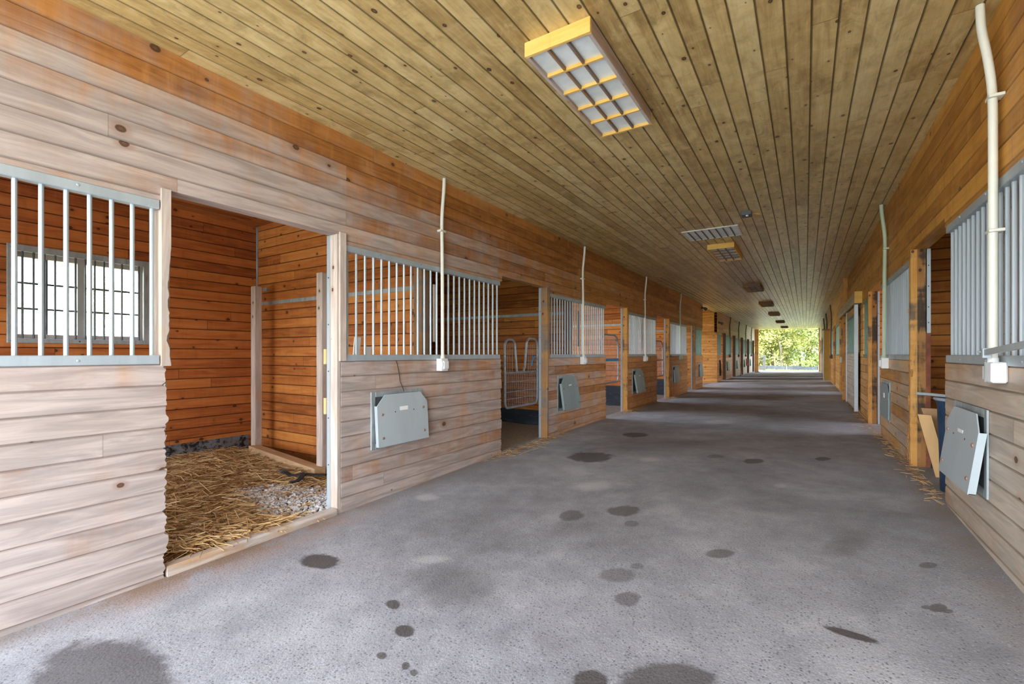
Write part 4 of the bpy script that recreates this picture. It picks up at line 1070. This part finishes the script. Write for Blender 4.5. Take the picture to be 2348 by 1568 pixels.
mb = MB(); mb.box(x0-.004, x1, y0+.25, y1-.25, 1.30, 1.34); mb.box(x0-.004, x1, y0+.25, y1-.25, 2.04, 2.08)
mb.build('window_frame', M['teal'], t)
for i in range(17):
    y = y0+.3+i*(y1-y0-.6)/16; MB().cyl((x0+.02, y, 1.33), (x0+.02, y, 2.05), .012, 8).build('bar', M['teal'], t)
t = thing('door_track', 'timber track box with orange end grain above the sliding door', 'door track', (XR-.06, 12.9, 2.3))
MB().box(XR-.115, XR-.0005, 10.62, 15.3, 2.235, 2.45, .004).build('track_box', M['wall_r'], t)
MB().box(XR-.117, XR-.0003, 10.60, 10.62, 2.233, 2.452, .002).build('end_board', M['lightbox'], t)
for k, y in enumerate((11.3, 12.7)): MB().box(XR-.075, XR-.045, y-.03, y+.03, 2.2, 2.24).build('hanger', M['galv_dull'], t)
t = thing('wall_post', 'orange square post from floor to ceiling past the sliding door', 'post', (XR-.06, 14.2, .14))
MB().box(XR-.11, XR-.001, 14.05, 14.17, zf(XR, 14)-.02, 2.232, .004).build('lower_post', M['post_orange'], t)
MB().box(XR-.10, XR-.001, 14.05, 14.17, 2.455, ZC-.001, .004).build('upper_post', M['post_orange'], t)
MB().box(XR-.13, XR-.11, 14.0, 14.2, 1.75, 1.92, .004).build('dark_bracket', M['bar_dark'], t)
MB().box(XR-.15, XR-.11, 14.03, 14.15, 1.08, 1.22, .006).build('switch_box', M['conduit_g'], t)
# open leaf far along the right wall
t = thing('stall_door', 'yellow-brown door leaf standing open across the far right of the aisle', 'door', (.78, 24.0, .14))
MB().box(.665, .872, 23.98, 24.03, zf(.8, 24)+.02, 2.30, .004).build('leaf', M['yellowdoor'], t)
MB().box(.640, .665, 23.97, 24.04, zf(.8, 24)+.02, 2.30, .003).build('edge_strip', M['galv'], t)
MB().box(.60, .876, 23.96, 24.05, 2.30, 2.36, .003).build('top_track', M['post_brown'], t)
# end posts of the far opening
tag(MB().box(XL+.002, -3.07, YE-.22, YE, -.12, ZC-.001, .006).build('end_post', M['post_orange'], loc=(-3.2, YE-.1, -.12)), 'orange timber post at the left side of the far opening', 'post')
tag(MB().box(XR-.07, XR-.002, YE-.25, YE, -.05, ZC-.001, .006).build('end_post', M['post_orange'], loc=(.85, YE-.1, -.05)), 'orange timber post at the right side of the far opening', 'post')
# flood lamps by the cross passage
for (y, z, l) in ((18.72, 3.05, 'small flood lamp high on the left wall at the near side of the cross passage'), (22.75, 2.72, 'small dark flood lamp on the left wall just beyond the cross passage')):
    t = thing('flood_lamp', l, 'lamp', (XL+.05, y, z), 'flood lamps by the cross passage')
    MB().cyl((XL-.01, y, z), (XL+.05, y, z), .05, 12).build('base', M['bar_dark'], t)
    MB().tube([(XL+.05, y, z), (XL+.10, y+.03, z-.02), (XL+.17, y+.06, z-.07)], [.025, .05, .065], 12).build('head', M['bar_dark'], t)
# halter ropes hanging beyond the cross passage, red halter, fork
t = thing('hanging_halter', 'dark rope halter hanging on the wall just beyond the cross passage', 'halter', (XL+.03, 23.1, .95), None)
for i in range(3):
    y = 22.95+.13*i
    MB().tube([(XL+.015, y, 1.0), (XL+.03, y+.03, .8), (XL+.03, y-.02, .55), (XL+.03, y+.06, .3), (XL+.03, y+.14, .45), (XL+.02, y+.1, .7)], .016, 6).build('rope', M['black'], t)
MB().cyl((XL, 23.08, 1.0), (XL+.05, 23.08, 1.0), .015, 6).build('hook', M['bar_dark'], t)
t = thing('hung_halter', 'red halter hung beside a far left doorway', 'halter', (XL+.05, 34.5, .7))
MB().tube([(XL+.03, 34.4, .95), (XL+.05, 34.65, .8), (XL+.06, 34.7, .62), (XL+.05, 34.4, .52), (XL+.05, 34.25, .66)], .045, 8, closed=True).build('band', M['red'], t)
t = thing('hay_fork', 'wooden-handled fork leaning on the far left wall', 'fork', (XL+.1, 30.2, .0))
MB().cyl((XL+.16, 30.2, .05), (XL+.03, 30.2, 1.15), .018, 8).build('handle', M['post_orange'], t)
MB().box(XL+.10, XL+.14, 30.1, 30.3, .0, .06).build('head', M['bar_dark'], t)
tag(MB().blob((-2.95, 37.6, zf(-2.95, 37.6)+.02), (.16, .12, .04), 3, .4, 2).build('manure_pile', M['bed_dark'], loc=(-2.95, 37.6, 0)), 'small dark dropping on the floor near the far opening', 'dropping')

# ------------------------------------------------------------------ outdoors
mb = MB(); N = 48
def gz(x, y):
    d = max(0, abs(x+1.2)-12); return -.22 - .0 + .0*d + .035*d*min(1, d/20)*.6 + .12*mnoise.noise(Vector((x*.08, y*.08, 1)))
for j in range(N+1):
    for i in range(N+1):
        x = -100+200*i/N; y = -70+200*j/N
        inside = -9 < x < 7 and -4 < y < 44
        mb.v.append((x, y, -.30 if inside else gz(x, y)-.04))
mb.f = [(j*(N+1)+i, j*(N+1)+i+1, (j+1)*(N+1)+i+1, (j+1)*(N+1)+i) for j in range(N) for i in range(N)]
o = mb.build('ground_outside', M['grass']); o['kind'] = 'structure'
mb = MB(); mb.box(-9, 7, YE+.05, YE+3.2, -.35, -.115); struct('path_far', mb, M['apron'])
mb = MB(); mb.box(-9, 7, -14, YA-1.0, -.45, -.16); struct('path_near', mb, M['apron'])

def make_tree(name, seed, h, crown_r, leaf, nleaf, lsz, label, low=.4):
    rnd = random.Random(seed)
    t = thing(name, label, 'tree', (0, 0, 0), 'trees of the woodland')
    mb = MB(); pts = [(0, 0, -.2)]; x = y = 0
    for i in range(1, 8):
        x += rnd.gauss(0, .10); y += rnd.gauss(0, .10); pts.append((x, y, h*i/7))
    mb.tube(pts, [.14*(1-.11*i) for i in range(8)], 8)
    tips = []
    for i in range(16):
        k = 1+int(rnd.random()*6); b = Vector(pts[k]); a = rnd.random()*6.28; L = crown_r*(.5+.6*rnd.random())*(1.15-k/9)
        e = b+Vector((math.cos(a)*L, math.sin(a)*L, L*.55)); mb.tube([b, b.lerp(e, .5)+Vector((0, 0, -.05)), e], [.045, .03, .012], 5); tips.append((b, e))
    mb.build('trunk', M['bark'], t)
    mb = MB()
    cl = []
    for i in range(46):
        z = low+(h-low)*rnd.random()**.85; rr = crown_r*(1-.55*(z/h)**2)*math.sqrt(rnd.random()); a = rnd.random()*6.28
        cl.append(Vector((math.cos(a)*rr, math.sin(a)*rr, z)))
    cl += [e for b, e in tips]
    for i in range(nleaf):
        c = rnd.choice(cl); s = .42
        p = c+Vector((rnd.gauss(0, s), rnd.gauss(0, s), rnd.gauss(0, s*.7)))
        if p.z < .05: p.z = .05+rnd.random()*.3
        u = Vector((rnd.gauss(0, 1), rnd.gauss(0, 1), rnd.gauss(0, 1))).normalized(); v = u.orthogonal().normalized()
        w_ = lsz*(.6+.8*rnd.random())
        mb.add([p-u*w_, p+v*w_*.55, p+u*w_, p-v*w_*.55], [(0, 1, 2, 3)])
    mb.build('foliage', M[leaf], t, smooth=0)
    return t
LT = {'leaf_y': 'yellow-green leafy tree in the woodland outside the barn', 'leaf_g': 'fresh green leafy tree in the woodland outside the barn', 'leaf_d': 'bluish dark green tree in the woodland outside the barn'}
protos = {}
for i, lf in enumerate(('leaf_y', 'leaf_g', 'leaf_d')):
    protos[lf] = [make_tree('woodland_tree', 50+i, 8.5+i, 2.6, lf, 5200, .12, LT[lf], low=.3), False]
def put_tree(lf, x, y, s, rz):
    root, used = protos[lf]
    if not used: o = root; protos[lf][1] = True
    else: o = dup(root, (0, 0, 0), LT[lf])
    o.location = (x, y, gz(x, y)-.05); o.scale = (s, s, s); o.rotation_euler = (0, 0, rz)
rnd = random.Random(21)
seq = ['leaf_y', 'leaf_g', 'leaf_y', 'leaf_y', 'leaf_g', 'leaf_d']
k = 0
for y in (53, 57, 62, 68):
    x = -10.5-(y-53)*.25
    while x < 7+(y-53)*.2:
        put_tree(seq[k % 6], x+rnd.gauss(0, .4), y+rnd.gauss(0, .8), .85+.3*rnd.random(), rnd.random()*6.28); k += 1
        x += 2.5+rnd.random()*.8
for (x, y, s) in ((-44, 2, .9), (-46, 7, .8), (-42, 12, .75), (-45, 18, .9), (-47, 24, .8), (-43, 30, .9), (-48, 36, .9)):
    put_tree(seq[k % 6], x, y, s, rnd.random()*6.28); k += 1
# paddock fence and silt fence
t = thing('paddock_fence', 'weathered grey post-and-rail fence left of the far opening', 'fence', (-3.4, 47, -.2))
for (x, y) in ((-3.12, 47.0), (-5.7, 47.0), (-8.3, 47.0)): MB().box(x-.11, x+.11, y-.11, y+.11, -.3, 1.20, .01).build('post', M['greyrail'], t)
for z in (1.02, .72, .02, -.10): MB().box(-8.3, -3.12, 46.86, 46.89, z-.06, z+.06, .005).build('rail', M['greyrail'], t)
t = thing('silt_fence', 'low black fabric fence along the woodland edge', 'silt fence', (-.5, 50, -.2))
mb = MB()
pts = [(-9+i*.5, 50.0+.15*math.sin(i*.9), 0) for i in range(34)]
for i in range(len(pts)-1):
    a, b = pts[i], pts[i+1]; top = .16+.03*math.sin(i*1.7)
    mb.prism([(a[0], a[1], -.3), (b[0], b[1], -.3), (b[0], b[1], top), (a[0], a[1], .16+.03*math.sin((i-1)*1.7))], (0, .01, 0))
mb.build('fabric', M['silt'], t)
for i in range(0, 34, 5): MB().box(pts[i][0]-.03, pts[i][0]+.03, pts[i][1]-.05, pts[i][1]-.01, -.3, .32).build('stake', M['fresh'], t)
# grass tufts
mb = MB(); rnd = random.Random(31)
for i in range(5000):
    x = -9+14*rnd.random(); y = 44.0+6*rnd.random(); h = .05+.10*rnd.random(); a = rnd.random()*3.14
    z = gz(x, y)-.04; dx, dy = .03*math.cos(a), .03*math.sin(a)
    mb.add([(x-dx, y-dy, z), (x+dx, y+dy, z), (x+rnd.gauss(0, .03), y+rnd.gauss(0, .03), z+h)], [(0, 1, 2)])
tag(mb.build('grass_tufts', M['leaf_y'], smooth=0), 'bright grass strip just outside the far opening', 'grass', kind='stuff')

for o in list(bpy.data.objects):
    if '_o' in o: del o['_o']

# ------------------------------------------------------------------ light
w = bpy.data.worlds.new('World'); bpy.context.scene.world = w; w.use_nodes = True
nt = w.node_tree; nt.nodes.clear(); g = G(nt)
out = nt.nodes.new('ShaderNodeOutputWorld'); bg = nt.nodes.new('ShaderNodeBackground')
tc = g.n('ShaderNodeTexCoord'); sp = g.n('ShaderNodeSeparateXYZ'); g.link(tc.outputs['Generated'], sp.inputs[0])
c = g.ramp(sp.outputs['Z'], [(0.0, (.93, .96, 1.0)), (.25, (.86, .93, 1.0)), (.8, (.62, .78, 1.0))])
g.link(c, bg.inputs[0]); bg.inputs[1].default_value = 6.0
g.link(bg.outputs[0], out.inputs[0])
sun = bpy.data.lights.new('Sun', 'SUN'); sun.energy = 11.0; sun.angle = R(.6); sun.color = (1.0, .95, .86)
so = bpy.data.objects.new('Sun', sun); COL.objects.link(so)
sd = Vector((.70, -.50, .95)).normalized()     # towards the sun
so.rotation_euler = sd.to_track_quat('Z', 'Y').to_euler(); so.location = (20, -10, 25)
def portal(name, loc, rot, sx, sy):
    l = bpy.data.lights.new(name, 'AREA'); l.shape = 'RECTANGLE'; l.size = sx; l.size_y = sy; l.cycles.is_portal = True
    o = bpy.data.objects.new(name, l); COL.objects.link(o); o.location = loc; o.rotation_euler = rot
xm = (XL+XR)/2; wd = XR-XL
portal('sky_portal_near', (xm, YA-.02, 1.5), (R(90), 0, 0), wd, 3.4)
portal('sky_portal_far', (xm, YE+.02, 1.5), (R(-90), 0, 0), wd, 3.4)
portal('sky_portal_cross', (-6.85, 20.66, 1.5), (0, R(-90), 0), 3.3, 3.4)
for (a, b) in WINL[:2]: portal('sky_portal_window', (-6.91, (a+b)/2, 1.9), (0, R(-90), 0), .9, 1.16)
for (a, b) in WINR[:2]: portal('sky_portal_window', (4.57, (a+b)/2, 1.9), (0, R(90), 0), .9, 1.2)

for (a, b) in LIGHT_GAPS_L: portal('sky_portal_light_gap', (-6.91, (a+b)/2, 2.08), (0, R(-90), 0), 1.65, b-a)
for (a, b) in LIGHT_GAPS_R: portal('sky_portal_light_gap', (4.57, (a+b)/2, 2.08), (0, R(90), 0), 1.65, b-a)
portal('sky_portal_gable', (-5.25, YA-.12, .9), (R(90), 0, 0), 2.1, 2.0)

# ------------------------------------------------------------------ camera and output look
cam = bpy.data.cameras.new('Camera'); cam.sensor_width = 36; cam.sensor_fit = 'HORIZONTAL'
cam.lens = 36*1060/2348; cam.shift_y = 27/2348; cam.clip_start = .02; cam.clip_end = 500
co = bpy.data.objects.new('Camera', cam); COL.objects.link(co)
co.location = (0, 0, 1.30); co.rotation_euler = (R(90), 0, math.atan((1847-1174)/1060))
sc = bpy.context.scene; sc.camera = co
sc.view_settings.view_transform = 'Standard'; sc.view_settings.look = 'None'
sc.view_settings.gamma = 1; sc.view_settings.use_curve_mapping = False; sc.view_settings.exposure = 1.25
sc.cycles.max_bounces = 10; sc.cycles.diffuse_bounces = 5; sc.cycles.transparent_max_bounces = 12
sc.cycles.sample_clamp_indirect = 12; sc.cycles.use_denoising = True; sc.cycles.adaptive_threshold = .02
